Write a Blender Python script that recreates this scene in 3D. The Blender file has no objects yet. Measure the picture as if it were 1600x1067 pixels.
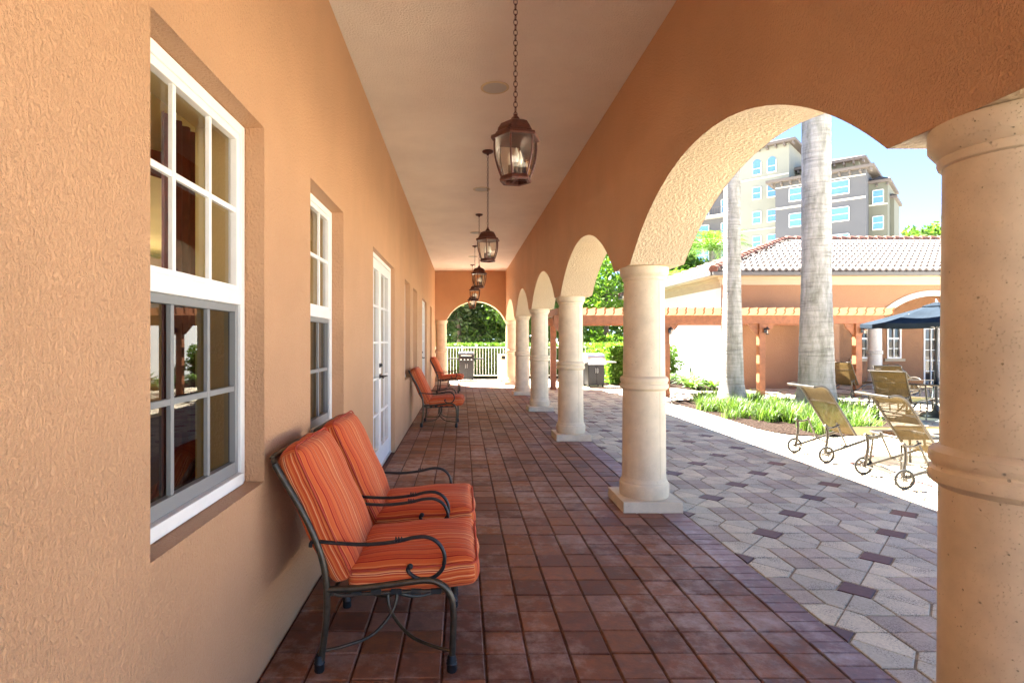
import bpy, bmesh, math, random
from mathutils import Vector, Matrix
random.seed(7)
R = math.radians
S = bpy.context.scene
# ---------------------------------------------------------------- camera, light
H = 1.4; F = 890.0; CX = 722.0; CY = 531.0
cam = bpy.data.cameras.new('camera'); camo = bpy.data.objects.new('camera', cam)
S.collection.objects.link(camo); S.camera = camo
camo.location = (0, 0, H); camo.rotation_euler = (R(90), 0, 0)
cam.sensor_width = 36; cam.lens = 36*F/1600
cam.shift_x = (800-CX)/1600; cam.shift_y = -(533.5-CY)/1600
cam.clip_start = 0.05; cam.clip_end = 2000
EL = 52.0; AZ = 37.0
world = bpy.data.worlds.new('World'); S.world = world; world.use_nodes = True
wn = world.node_tree.nodes; wl = world.node_tree.links
sky = wn.new('ShaderNodeTexSky'); sky.sky_type = 'NISHITA'; sky.sun_disc = False
sky.sun_elevation = R(EL); sky.sun_rotation = R(-AZ); sky.air_density = 0.36; sky.dust_density = 0.0; sky.altitude = 0; sky.ozone_density = 2.2
wl.new(sky.outputs[0], wn['Background'].inputs[0]); wn['Background'].inputs[1].default_value = 0.05
sd = Vector((-math.sin(R(AZ))*math.cos(R(EL)), math.cos(R(AZ))*math.cos(R(EL)), math.sin(R(EL))))
sl = bpy.data.lights.new('sun', 'SUN'); sl.energy = 5.0; sl.angle = R(0.5); sl.color = (1.0, .955, .88)
so = bpy.data.objects.new('sun', sl); S.collection.objects.link(so)
so.rotation_euler = sd.to_track_quat('Z', 'Y').to_euler()
S.view_settings.view_transform = 'Standard'; S.view_settings.look = 'None'; S.view_settings.gamma = 1
S.view_settings.exposure = 4.12
S.render.engine = 'CYCLES'
S.cycles.max_bounces = 10; S.cycles.diffuse_bounces = 6; S.cycles.glossy_bounces = 4; S.cycles.transparent_max_bounces = 16
S.cycles.use_denoising = True
def PX(px, Y): return (px-CX)/F*Y
def PZ(py, Y): return H-(py-CY)/F*Y

# ---------------------------------------------------------------- helpers
COL = S.collection
class MB:
    def __init__(s): s.v = []; s.f = []
    def add(s, v, f):
        o = len(s.v); s.v += [tuple(p) for p in v]; s.f += [tuple(i+o for i in q) for q in f]
    def box(s, x0, x1, y0, y1, z0, z1, M=None):
        v = [Vector(p) for p in ((x0,y0,z0),(x1,y0,z0),(x1,y1,z0),(x0,y1,z0),(x0,y0,z1),(x1,y0,z1),(x1,y1,z1),(x0,y1,z1))]
        if M: v = [M@p for p in v]
        s.add(v, [(0,3,2,1),(4,5,6,7),(0,1,5,4),(1,2,6,5),(2,3,7,6),(3,0,4,7)])
        return s
    def bar(s, a, b, w, t, up=(0,0,1)):
        a = Vector(a); b = Vector(b); d = (b-a); L = d.length; d.normalize()
        u = Vector(up); x = d.cross(u)
        if x.length < 1e-4: x = d.cross(Vector((0,1,0)))
        x.normalize(); u = x.cross(d)
        M = Matrix.Translation(a) @ Matrix((x, d, u)).transposed().to_4x4()
        return s.box(-w/2, w/2, 0, L, -t/2, t/2, M)
    def tube(s, pts, r, n=8, closed=False, flat=1.0):
        pts = [Vector(p) for p in pts]; m = len(pts)
        rr = r if isinstance(r, (list, tuple)) else [r]*m
        T = []
        for i in range(m):
            a = pts[(i-1) % m] if (closed or i > 0) else pts[0]
            b = pts[(i+1) % m] if (closed or i < m-1) else pts[-1]
            T.append((b-a).normalized())
        u = T[0].cross(Vector((0,0,1)))
        if u.length < .05: u = T[0].cross(Vector((0,1,0)))
        u.normalize(); vs = []
        for i in range(m):
            u = (u - T[i]*u.dot(T[i])).normalized(); w = T[i].cross(u)
            for k in range(n):
                a = 2*math.pi*k/n
                vs.append(pts[i] + u*math.cos(a)*rr[i] + w*math.sin(a)*rr[i]*flat)
        fs = []
        for i in range(m if closed else m-1):
            j = (i+1) % m
            for k in range(n):
                l = (k+1) % n; fs.append((i*n+k, i*n+l, j*n+l, j*n+k))
        if not closed:
            fs.append(tuple(reversed(range(n)))); fs.append(tuple((m-1)*n+k for k in range(n)))
        s.add(vs, fs); return s
    def lathe(s, prof, c=(0,0,0), n=32, M=None, ph=0.0, cap=True):
        vs = []; m = len(prof)
        for (r, z) in prof:
            for k in range(n):
                a = 2*math.pi*k/n+ph; p = Vector((c[0]+r*math.cos(a), c[1]+r*math.sin(a), c[2]+z))
                vs.append(M@p if M else p)
        fs = [(i*n+k, i*n+(k+1) % n, (i+1)*n+(k+1) % n, (i+1)*n+k) for i in range(m-1) for k in range(n)]
        if cap: fs += [tuple(reversed(range(n))), tuple((m-1)*n+k for k in range(n))]
        s.add(vs, fs); return s
    def prism(s, poly, d, M=None):      # poly (x,y) extruded 0..d in z
        n = len(poly); v = [Vector((p[0],p[1],0)) for p in poly]+[Vector((p[0],p[1],d)) for p in poly]
        if M: v = [M@p for p in v]
        s.add(v, [tuple(reversed(range(n))), tuple(range(n, 2*n))]+[(i,(i+1) % n,(i+1) % n+n,i+n) for i in range(n)])
        return s
    def quad(s, a, b, c, d): s.add([a,b,c,d], [(0,1,2,3)]); return s
    def build(s, name, mat, parent=None, smooth=0, world=False, bevel=0, seg=2):
        me = bpy.data.meshes.new(name)
        vs = s.v
        if world and parent:
            off = Vector((0,0,0)); q = parent
            while q: off += q.location; q = q.parent
            vs = [(x-off.x, y-off.y, z-off.z) for x, y, z in vs]
        me.from_pydata(vs, [], s.f); me.validate(); me.update()
        if smooth:
            me.shade_smooth(); me.set_sharp_from_angle(angle=R(smooth))
        if mat: me.materials.append(mat)
        o = bpy.data.objects.new(name, me); COL.objects.link(o)
        if parent: o.parent = parent
        if bevel:
            b = o.modifiers.new('bevel', 'BEVEL'); b.width = bevel; b.segments = seg; b.limit_method = 'ANGLE'; b.angle_limit = R(35)
        return o
def fixn(o):
    bm = bmesh.new(); bm.from_mesh(o.data); bmesh.ops.recalc_face_normals(bm, faces=bm.faces); bm.to_mesh(o.data); bm.free(); return o
def tag(o, label=None, cat=None, group=None, kind=None):
    if label: o['label'] = label
    if cat: o['category'] = cat
    if group: o['group'] = group
    if kind: o['kind'] = kind
    return o
def empty(name, loc, label, cat, group=None, rz=0):
    o = bpy.data.objects.new(name, None); COL.objects.link(o); o.location = loc; o.rotation_euler = (0,0,rz)
    o.empty_display_size = .1
    return tag(o, label, cat, group)
def copy_tree(o, parent=None):
    c = o.copy(); COL.objects.link(c)
    c.parent = parent
    for ch in [x for x in bpy.data.objects if x.parent == o]: copy_tree(ch, c)
    return c
def place(o, loc, rz, label, group=None):
    o.location = loc; o.rotation_euler = (0,0,rz); o['label'] = label
    if group: o['group'] = group
    return o
def cr(pts, n=6, closed=False):
    pts = [Vector(p) for p in pts]; m = len(pts); out = []
    for i in range(m if closed else m-1):
        p0 = pts[i-1] if (i > 0 or closed) else pts[0]*2-pts[1]
        p1 = pts[i]; p2 = pts[(i+1) % m]
        p3 = pts[(i+2) % m] if (closed or i+2 < m) else pts[-1]*2-pts[-2]
        for k in range(n):
            t = k/n
            out.append(.5*((2*p1)+(p2-p0)*t+(2*p0-5*p1+4*p2-p3)*t*t+(3*p1-p0-3*p2+p3)*t**3))
    if not closed: out.append(pts[-1])
    return out

# ---------------------------------------------------------------- materials
def mat(name, col, rough=.7, metal=0, spec=.5):
    m = bpy.data.materials.new(name); m.use_nodes = True
    b = m.node_tree.nodes['Principled BSDF']
    b.inputs['Base Color'].default_value = (*col, 1); b.inputs['Roughness'].default_value = rough
    b.inputs['Metallic'].default_value = metal; b.inputs['Specular IOR Level'].default_value = spec
    return m
def N(m, t, **kw):
    n = m.node_tree.nodes.new(t)
    for k, v in kw.items():
        if hasattr(n, k): setattr(n, k, v)
        else: n.inputs[k.replace('_', ' ')].default_value = v
    return n
def L(m, a, b): m.node_tree.links.new(a, b)
def B(m): return m.node_tree.nodes['Principled BSDF']
def coords(m, which='Object', scale=None):
    t = N(m, 'ShaderNodeTexCoord')
    if scale is None: return t.outputs[which]
    mp = N(m, 'ShaderNodeMapping'); mp.inputs['Scale'].default_value = scale
    L(m, t.outputs[which], mp.inputs[0]); return mp.outputs[0]
def noise(m, vec, scale, detail=3, rough=.5):
    n = N(m, 'ShaderNodeTexNoise', Scale=scale, Detail=detail, Roughness=rough); L(m, vec, n.inputs['Vector']); return n.outputs[0]
def ramp(m, fac, stops, const=False):
    r = N(m, 'ShaderNodeValToRGB'); e = r.color_ramp.elements
    if const: r.color_ramp.interpolation = 'CONSTANT'
    while len(e) > 1: e.remove(e[-1])
    e[0].position = stops[0][0]; e[0].color = (*stops[0][1], 1)
    for p, c in stops[1:]:
        x = e.new(p); x.color = (*c, 1)
    L(m, fac, r.inputs[0]); return r.outputs[0]
def mixc(m, fac, a, b, mode='MIX'):
    x = N(m, 'ShaderNodeMix'); x.data_type = 'RGBA'; x.blend_type = mode
    if isinstance(fac, (int, float)): x.inputs[0].default_value = fac
    else: L(m, fac, x.inputs[0])
    for s_, v in ((6, a), (7, b)):
        if isinstance(v, tuple): x.inputs[s_].default_value = (*v, 1)
        else: L(m, v, x.inputs[s_])
    return x.outputs[2]
def bump(m, h, strength, dist, prev=None):
    b = N(m, 'ShaderNodeBump', Strength=strength, Distance=dist); L(m, h, b.inputs['Height'])
    if prev: L(m, prev, b.inputs['Normal'])
    L(m, b.outputs[0], B(m).inputs['Normal']); return b.outputs[0]
def vary(m, col, amt=.12, scale=2.0, vec=None):
    vec = vec or coords(m)
    n = noise(m, vec, scale, 4, .6)
    lo = tuple(c*(1-amt) for c in col); hi = tuple(min(1, c*(1+amt)) for c in col)
    c = ramp(m, n, [(.3, lo), (.7, hi)]); L(m, c, B(m).inputs['Base Color']); return c

def stucco(name, col, k=1.0):
    m = mat(name, col, .52, 0, .4); c = coords(m)
    vary(m, col, .07, 1.3, c)
    mp = N(m, 'ShaderNodeMapping'); mp.inputs['Scale'].default_value = (1, 1, .7); L(m, c, mp.inputs[0])
    n1 = noise(m, mp.outputs[0], 88*k, 4, .62)
    r1 = ramp(m, n1, [(.40, (0,0,0)), (.56, (.55,.55,.55)), (.70, (1,1,1))])
    b = bump(m, r1, .8, .009)
    n2 = noise(m, c, 6, 2); bump(m, n2, .3, .01, b)
    return m
M = {}
M['stucco'] = stucco('orange_stucco', (.62, .35, .185))
M['stucco_cream'] = stucco('cream_stucco', (.64, .50, .33), .6)
M['ceiling'] = stucco('ceiling_plaster', (.95, .85, .74), .8)
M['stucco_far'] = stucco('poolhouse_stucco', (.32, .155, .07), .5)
M['white_wall'] = mat('white_block_wall', (.78, .78, .76), .8); vary(M['white_wall'], (.78,.78,.76), .03)
def stone(name, col):
    m = mat(name, col, .6, 0, .4); c = coords(m)
    n = noise(m, c, 7, 5, .6)
    base = ramp(m, n, [(.3, tuple(x*.86 for x in col)), (.7, tuple(min(1, x*1.08) for x in col))])
    v = N(m, 'ShaderNodeTexVoronoi', Scale=42.0); L(m, c, v.inputs['Vector'])
    n3 = noise(m, c, 25, 2)
    mm = N(m, 'ShaderNodeMath', operation='ADD'); L(m, v.outputs['Distance'], mm.inputs[0])
    m3 = N(m, 'ShaderNodeMath', operation='MULTIPLY'); m3.inputs[1].default_value = .5; L(m, n3, m3.inputs[0]); L(m, m3.outputs[0], mm.inputs[1])
    pit = ramp(m, mm.outputs[0], [(.29, (1,1,1)), (.34, (0,0,0))])
    colr = mixc(m, pit, base, tuple(x*.62 for x in col)); L(m, colr, B(m).inputs['Base Color'])
    v2 = N(m, 'ShaderNodeTexVoronoi', Scale=120.0); L(m, c, v2.inputs['Vector']); p2 = ramp(m, v2.outputs['Distance'], [(.13, (.6,.6,.6)), (.20, (0,0,0))])
    pit = mixc(m, 1.0, pit, p2, 'ADD')
    inv = ramp(m, pit, [(0, (1,1,1)), (1, (0,0,0))])
    b = bump(m, inv, .9, .006)
    n2 = noise(m, c, 60, 3); bump(m, n2, .12, .003, b)
    return m
M['stone'] = stone('cast_stone', (.69, .57, .39))
M['seam'] = mat('mortar_seam', (.42,.31,.18), .9)
M['stone_pale'] = stone('pale_stone', (.55, .52, .47))
M['white_paint'] = mat('white_paint', (.80, .79, .75), .4); vary(M['white_paint'], (.80,.79,.75), .04, 8)
M['grey_frame'] = mat('grey_screen_frame', (.22, .225, .22), .45)
def glass(name, tint, refl=1.0, dirt=.06):
    m = bpy.data.materials.new(name); m.use_nodes = True; nt = m.node_tree
    nt.nodes.clear(); o = nt.nodes.new('ShaderNodeOutputMaterial')
    tr = nt.nodes.new('ShaderNodeBsdfTransparent'); tr.inputs[0].default_value = (*tint, 1)
    gl = nt.nodes.new('ShaderNodeBsdfGlossy'); gl.inputs['Roughness'].default_value = .015; gl.inputs[0].default_value = (refl*.9, refl*.9, refl*.9, 1)
    fr = nt.nodes.new('ShaderNodeFresnel'); fr.inputs[0].default_value = 1.5
    mx = nt.nodes.new('ShaderNodeMixShader'); nt.links.new(fr.outputs[0], mx.inputs[0]); nt.links.new(tr.outputs[0], mx.inputs[1]); nt.links.new(gl.outputs[0], mx.inputs[2])
    nt.links.new(mx.outputs[0], o.inputs[0]); return m
M['glass'] = glass('window_glass', (.92, .93, .90))
M['glass_screen'] = glass('screened_glass', (.27, .27, .26), .8)
M['lamp_glass'] = glass('lamp_glass', (.93, .91, .86))
M['table_glass'] = glass('table_glass', (.6, .72, .74))
M['interior'] = mat('interior_paint', (.62, .46, .17), .8); vary(M['interior'], (.62,.46,.17), .05)
M['interior_dark'] = mat('interior_carpet', (.10, .06, .045), .9); vary(M['interior_dark'], (.10,.06,.045), .2)
M['shade_cream'] = mat('cream_fabric', (.88, .82, .62), .9); vary(M['shade_cream'], (.88,.82,.62), .05, 12)
M['drape_red'] = mat('dark_red_fabric', (.22, .03, .015), .7); vary(M['drape_red'], (.22,.03,.015), .3, 14)
M['bronze'] = mat('bronze_powdercoat', (.085, .07, .05), .38, .7); vary(M['bronze'], (.085,.07,.05), .25, 30)
M['rust_metal'] = mat('rust_brown_metal', (.085, .026, .017), .45, .35); vary(M['rust_metal'], (.085,.026,.017), .35, 40)
M['black_metal'] = mat('black_metal', (.018, .018, .02), .4, .3); vary(M['black_metal'], (.018,.018,.02), .3, 30)
M['black_strap'] = mat('black_rubber', (.02, .018, .017), .7)
M['champagne'] = mat('champagne_metal', (.075, .064, .05), .4, .5); vary(M['champagne'], (.075,.064,.05), .2, 20)
M['steel'] = mat('stainless_steel', (.62, .62, .62), .28, .9); vary(M['steel'], (.62,.62,.62), .08, 5)
M['navy'] = mat('navy_canvas', (.012, .019, .028), .85); vary(M['navy'], (.012,.019,.028), .2, 6); B(M['navy']).inputs['Specular IOR Level'].default_value = .08
M['sp_grille'] = mat('speaker_grille', (.50,.49,.45), .7); M['sp_trim'] = mat('speaker_trim', (.60,.48,.28), .5)
M['bulb'] = mat('bulb_glass', (.8, .78, .7), .2)
M['candle'] = mat('candle_sleeve', (.13, .09, .06), .5)
M['bin'] = mat('beige_aggregate', (.60, .50, .36), .85); vary(M['bin'], (.60,.50,.36), .15, 60)
def sling():
    m = mat('tan_sling_mesh', (.42, .29, .12), .75, 0, .1); c = coords(m)
    a = noise(m, coords(m, 'Object', (3, 60, 3)), 6, 3)
    r = ramp(m, a, [(.3, (.06,.040,.014)), (.7, (.15,.10,.04))]); L(m, r, B(m).inputs['Base Color'])
    tr = N(m, 'ShaderNodeBsdfTranslucent'); tr.inputs[0].default_value = (.6,.42,.16,1)
    L(m, r, tr.inputs[0])
    mx = N(m, 'ShaderNodeMixShader'); mx.inputs[0].default_value = .3
    L(m, B(m).outputs[0], mx.inputs[1]); L(m, tr.outputs[0], mx.inputs[2])
    tp = N(m, 'ShaderNodeBsdfTransparent'); m2 = N(m, 'ShaderNodeMixShader'); m2.inputs[0].default_value = .10; L(m, mx.outputs[0], m2.inputs[1]); L(m, tp.outputs[0], m2.inputs[2])
    L(m, m2.outputs[0], m.node_tree.nodes['Material Output'].inputs[0]); return m
M['sling'] = sling()
M['sling_brown'] = mat('brown_sling_mesh', (.13, .09, .045), .8); vary(M['sling_brown'], (.13,.09,.045), .2, 30)
def wood(name, col):
    m = mat(name, col, .6); v = coords(m, 'Object', (2, 2, 2))
    n = noise(m, v, 5, 4, .65); r = ramp(m, n, [(.3, tuple(x*.72 for x in col)), (.7, tuple(min(1,x*1.15) for x in col))])
    L(m, r, B(m).inputs['Base Color']); bump(m, noise(m, v, 30, 3), .2, .003); return m
M['cedar'] = wood('stained_cedar', (.28, .10, .036))
def stripes():
    m = mat('striped_outdoor_fabric', (.8,.2,.08), .82, 0, .2)
    tc = N(m, 'ShaderNodeTexCoord'); nz = N(m, 'ShaderNodeTexNoise', Scale=9.0, Detail=2.0); L(m, tc.outputs['Object'], nz.inputs['Vector'])
    sp = N(m, 'ShaderNodeSeparateXYZ'); L(m, tc.outputs['UV'], sp.inputs[0])
    w = N(m, 'ShaderNodeMath', operation='MULTIPLY_ADD'); w.inputs[1].default_value = .012; L(m, nz.outputs[0], w.inputs[0]); L(m, sp.outputs['X'], w.inputs[2])
    # crisp unequal woven stripes: blocky 1-D noise
    mu = N(m, 'ShaderNodeMath', operation='MULTIPLY'); mu.inputs[1].default_value = 240.0; L(m, w.outputs[0], mu.inputs[0])
    fl = N(m, 'ShaderNodeMath', operation='FLOOR'); L(m, mu.outputs[0], fl.inputs[0])
    wn_ = N(m, 'ShaderNodeTexWhiteNoise', noise_dimensions='1D'); L(m, fl.outputs[0], wn_.inputs['W'])
    c = ramp(m, wn_.outputs['Value'], [(0, (.57,.11,.028)), (.30, (.34,.022,.012)), (.42, (.61,.13,.034)), (.66, (.67,.21,.065)), (.80, (.46,.05,.018)), (.93, (.72,.33,.15))], True)
    L(m, c, B(m).inputs['Base Color'])
    b = bump(m, noise(m, coords(m), 300, 1), .12, .001); bump(m, noise(m, coords(m), 14, 3), .35, .012, b)
    B(m).inputs['Sheen Weight'].default_value = .05
    return m
M['stripes'] = stripes(); M['pipe'] = mat('rust_piping', (.42,.05,.02), .8)
def island(name, cols, rough=.55, nz=18, amt=.35, bs=.25, spec=.5, rlo=None, haze=0, speck=0):
    m = mat(name, cols[0], rough, 0, spec)
    g = N(m, 'ShaderNodeNewGeometry'); k = len(cols)
    c = ramp(m, g.outputs['Random Per Island'], [(i/k, cols[i]) for i in range(k)], True)
    v = coords(m); n = noise(m, v, nz, 5, .65)
    d = ramp(m, n, [(.25, (1-amt,)*3), (.75, (1+amt*.4,)*3)])
    cc = mixc(m, 1.0, c, d, 'MULTIPLY')
    n2 = noise(m, v, 2.1, 3); d2 = ramp(m, n2, [(.3, (.82,.82,.82)), (.7, (1.08,1.08,1.08))])
    fin = mixc(m, 1.0, cc, d2, 'MULTIPLY')
    if haze:
        h1 = noise(m, v, 9, 6, .7); h2 = noise(m, v, 1.1, 2); a_ = N(m, 'ShaderNodeMath', operation='MULTIPLY'); L(m, h1, a_.inputs[0]); L(m, h2, a_.inputs[1])
        hm = ramp(m, a_.outputs[0], [(.24, (0,0,0)), (.42, (haze,)*3)]); fin = mixc(m, hm, fin, (.50,.40,.35))
        e = noise(m, v, 220, 2); em = ramp(m, e, [(.60, (0,0,0)), (.70, (.35,)*3)]); fin = mixc(m, em, fin, (.07,.035,.03))
    if speck:
        e = noise(m, v, 130, 3, .7); q1 = noise(m, v, 7, 3); a_ = N(m, 'ShaderNodeMath', operation='MULTIPLY_ADD'); a_.inputs[1].default_value = .5; L(m, q1, a_.inputs[0]); L(m, e, a_.inputs[2])
        em = ramp(m, a_.outputs[0], [(.80, (0,0,0)), (.90, (speck,)*3)]); fin = mixc(m, em, fin, (.12,.10,.09))
        st = noise(m, v, .9, 5, .65); sm = ramp(m, st, [(.55, (0,0,0)), (.75, (.35,)*3)]); fin = mixc(m, sm, fin, (.34,.27,.17))
    L(m, fin, B(m).inputs['Base Color'])
    if rlo is not None:
        rr = N(m, 'ShaderNodeMapRange'); L(m, n, rr.inputs[0]); rr.inputs[1].default_value = .3; rr.inputs[2].default_value = .7; rr.inputs[3].default_value = rlo; rr.inputs[4].default_value = rough
        L(m, rr.outputs[0], B(m).inputs['Roughness'])
    bump(m, noise(m, v, 70, 4, .6), bs, .003); return m
M['brick'] = island('red_brown_paver', [(.25,.095,.042),(.30,.125,.065),(.18,.070,.038),(.29,.110,.045),(.32,.165,.11),(.21,.085,.05),(.26,.105,.055)], .72, 16, .5, .5, .4, .48, haze=.6)
M['brick_edge'] = island('plum_paver', [(.27,.14,.12),(.32,.19,.17),(.23,.115,.10),(.29,.15,.12)], .62, 16, .4, .4, .5, .42, haze=.8)
M['joint'] = mat('paver_joint_sand', (.12, .05, .028), .95); vary(M['joint'], (.12,.05,.028), .4, 30)
M['joint_pale'] = mat('pale_joint_sand', (.30, .22, .13), .95); vary(M['joint_pale'], (.30,.22,.13), .5, 20)
M['pav_white'] = island('white_aggregate_paver', [(.72,.64,.46),(.62,.565,.42),(.75,.665,.47),(.58,.53,.40)], .8, 60, .25, .35, speck=.75)
M['pav_pink'] = island('mauve_paver', [(.52,.43,.33),(.47,.39,.30),(.55,.46,.35),(.50,.42,.33)], .8, 60, .22, .3, speck=.6)
M['pav_red'] = island('dark_red_paver', [(.15,.062,.05),(.17,.072,.055),(.14,.062,.055),(.25,.105,.065)], .6, 30, .3, .25)
M['ground'] = mat('ground_soil', (.30, .29, .25), .95); vary(M['ground'], (.30,.29,.25), .2, .5)
M['concrete'] = mat('pale_concrete', (.66, .62, .53), .9); vary(M['concrete'], (.66,.62,.53), .1, 2)
M['mulch'] = mat('bark_mulch', (.10, .06, .04), 1.0, 0, .02)
_c = coords(M['mulch']); L(M['mulch'], ramp(M['mulch'], noise(M['mulch'], _c, 35, 4), [(.35,(.012,.008,.006)),(.7,(.055,.038,.03))]), B(M['mulch']).inputs['Base Color']); bump(M['mulch'], noise(M['mulch'], _c, 40, 4), 1, .03)
M['tile_roof'] = island('clay_roof_tile', [(.14,.11,.09)], .8, 6, .2, .1)
M['tile_red'] = mat('red_clay_ridge', (.20,.085,.055), .8); vary(M['tile_red'], (.20,.085,.055), .4, 7)
M['gutter'] = mat('dark_gutter', (.11,.10,.085), .5)
M['frieze'] = mat('cream_trim', (.46,.38,.26), .7); vary(M['frieze'], (.46,.38,.26), .05, 3)
def leafm(name, cols, tr=.35, rough=.5):
    m = mat(name, cols[0], rough, 0, .4); g = N(m, 'ShaderNodeNewGeometry')
    c = ramp(m, g.outputs['Random Per Island'], [(i/max(1,len(cols)-1), cols[i]) for i in range(len(cols))])
    L(m, c, B(m).inputs['Base Color'])
    t = N(m, 'ShaderNodeBsdfTranslucent'); tc = mixc(m, 1.0, c, (1.5, 1.7, .6), 'MULTIPLY'); L(m, tc, t.inputs[0])
    mx = N(m, 'ShaderNodeMixShader'); mx.inputs[0].default_value = tr
    L(m, B(m).outputs[0], mx.inputs[1]); L(m, t.outputs[0], mx.inputs[2]); L(m, mx.outputs[0], m.node_tree.nodes['Material Output'].inputs[0]); return m
M['leaf_dark'] = leafm('dark_leaf', [(.025,.05,.015),(.06,.10,.03),(.035,.07,.02),(.15,.19,.10)], .3)
M['leaf_mid'] = leafm('mid_leaf', [(.045,.095,.018),(.09,.16,.03),(.06,.12,.02),(.12,.19,.045)])
M['leaf_bright'] = leafm('bright_leaf', [(.05,.12,.012),(.12,.21,.03),(.08,.16,.02),(.17,.25,.06)], .4)
M['grassblade'] = leafm('grass_blade', [(.035,.075,.012),(.09,.15,.03),(.05,.10,.018),(.17,.20,.09)], .3)
M['bark'] = mat('grey_bark', (.16,.13,.10), .9); vary(M['bark'], (.16,.13,.10), .3, 12)
def palmbark():
    m = mat('palm_bark', (.42,.40,.37), .8); c = coords(m)
    sp = N(m, 'ShaderNodeSeparateXYZ'); L(m, c, sp.inputs[0])
    w = noise(m, coords(m, 'Object', (1.0,1.0,14)), 2.0, 5, .7)
    r = ramp(m, w, [(.28, (.17,.16,.145)), (.45, (.32,.305,.28)), (.75, (.42,.40,.37))])
    n = noise(m, coords(m, 'Object', (3,3,.8)), 2.5, 4, .7)
    r2 = ramp(m, n, [(.35, (.55,.56,.50)), (.6, (1.05,1.05,1.05))])
    L(m, mixc(m, 1.0, r, r2, 'MULTIPLY'), B(m).inputs['Base Color'])
    bump(m, w, .7, .03); return m
M['palmbark'] = palmbark()
M['hr_cream'] = mat('highrise_cream', (.29,.28,.22), .9); vary(M['hr_cream'], (.29,.28,.22), .05, .3)
M['hr_grey'] = mat('highrise_mauve', (.13,.125,.125), .9); vary(M['hr_grey'], (.13,.125,.125), .05, .3)
M['hr_olive'] = mat('highrise_olive', (.17,.165,.12), .9); vary(M['hr_olive'], (.17,.165,.12), .05, .3)
M['hr_band'] = mat('highrise_band', (.62,.56,.46), .9)
M['hr_eave'] = mat('highrise_eave', (.16,.13,.11), .9)
M['hr_glass'] = mat('highrise_glass', (.25,.42,.48), .12, 0, 1.0); B(M['hr_glass']).inputs['Metallic'].default_value = .6

# ---------------------------------------------------------------- the setting
def sheet(name, x0, x1, y0, y1, z, m):
    o = MB().quad((x0,y0,z),(x1,y0,z),(x1,y1,z),(x0,y1,z)).build(name, m); return tag(o, kind='structure')
sheet('ground', -600, 900, -400, 1100, -.05, M['ground'])
sheet('concrete_base', -9, 40, -16, 26, -.024, M['concrete'])
# red brown paving of the arcade
WL = -.845; ZC = 3.55
def tile(mb, x0, x1, y0, y1, g=.0035, bv=.005, tilt=.0012):
    x0 += g*1.5; x1 -= g*1.5; y0 += g*.7; y1 -= g*.7
    dz = random.uniform(-.002, .002)
    t = [random.uniform(-tilt, tilt) for _ in range(4)]
    base = len(mb.v)
    o = [(x0,y0),(x1,y0),(x1,y1),(x0,y1)]; i_ = [(x0+bv,y0+bv),(x1-bv,y0+bv),(x1-bv,y1-bv),(x0+bv,y1-bv)]
    mb.v += [(x,y,-.016) for x, y in o]+[(x,y,dz-.0045+t[k]) for k, (x,y) in enumerate(o)]+[(x,y,dz+t[k]) for k, (x,y) in enumerate(i_)]
    for k in range(4):
        l = (k+1) % 4
        mb.f += [(base+k, base+l, base+4+l, base+4+k), (base+4+k, base+4+l, base+8+l, base+8+k)]
    mb.f.append((base+8, base+9, base+10, base+11))
tw = .188; td = .1946
mb = MB(); rows = range(-45, 84)
for j in rows:
    y = 2.549+j*td
    if y > 18.5: break
    for i in range(-6, 8):
        x = .102+i*tw; x1 = x+tw
        if x < WL+.006: x = WL+.006
        if x1-x < .02: continue
        if abs(y) > 30: continue
        jit = random.uniform(-.004, .004)+ .004*math.sin(i*2.3)
        tile(mb, x, x1, y+jit, y+td+jit)
tag(mb.build('walkway', M['brick'], smooth=0), kind='structure')
mb = MB()
for j in range(-90, 166):
    y = 2.549+j*td/2
    if y > 18.5: break
    tile(mb, 1.607, 1.790, y, y+td/2, .0025, .004)
tag(mb.build('walkway_border', M['brick_edge']), kind='structure')
sheet('walkway_joints', -.9, 1.7915, -7, 18.5, -.010, M['joint'])
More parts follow.
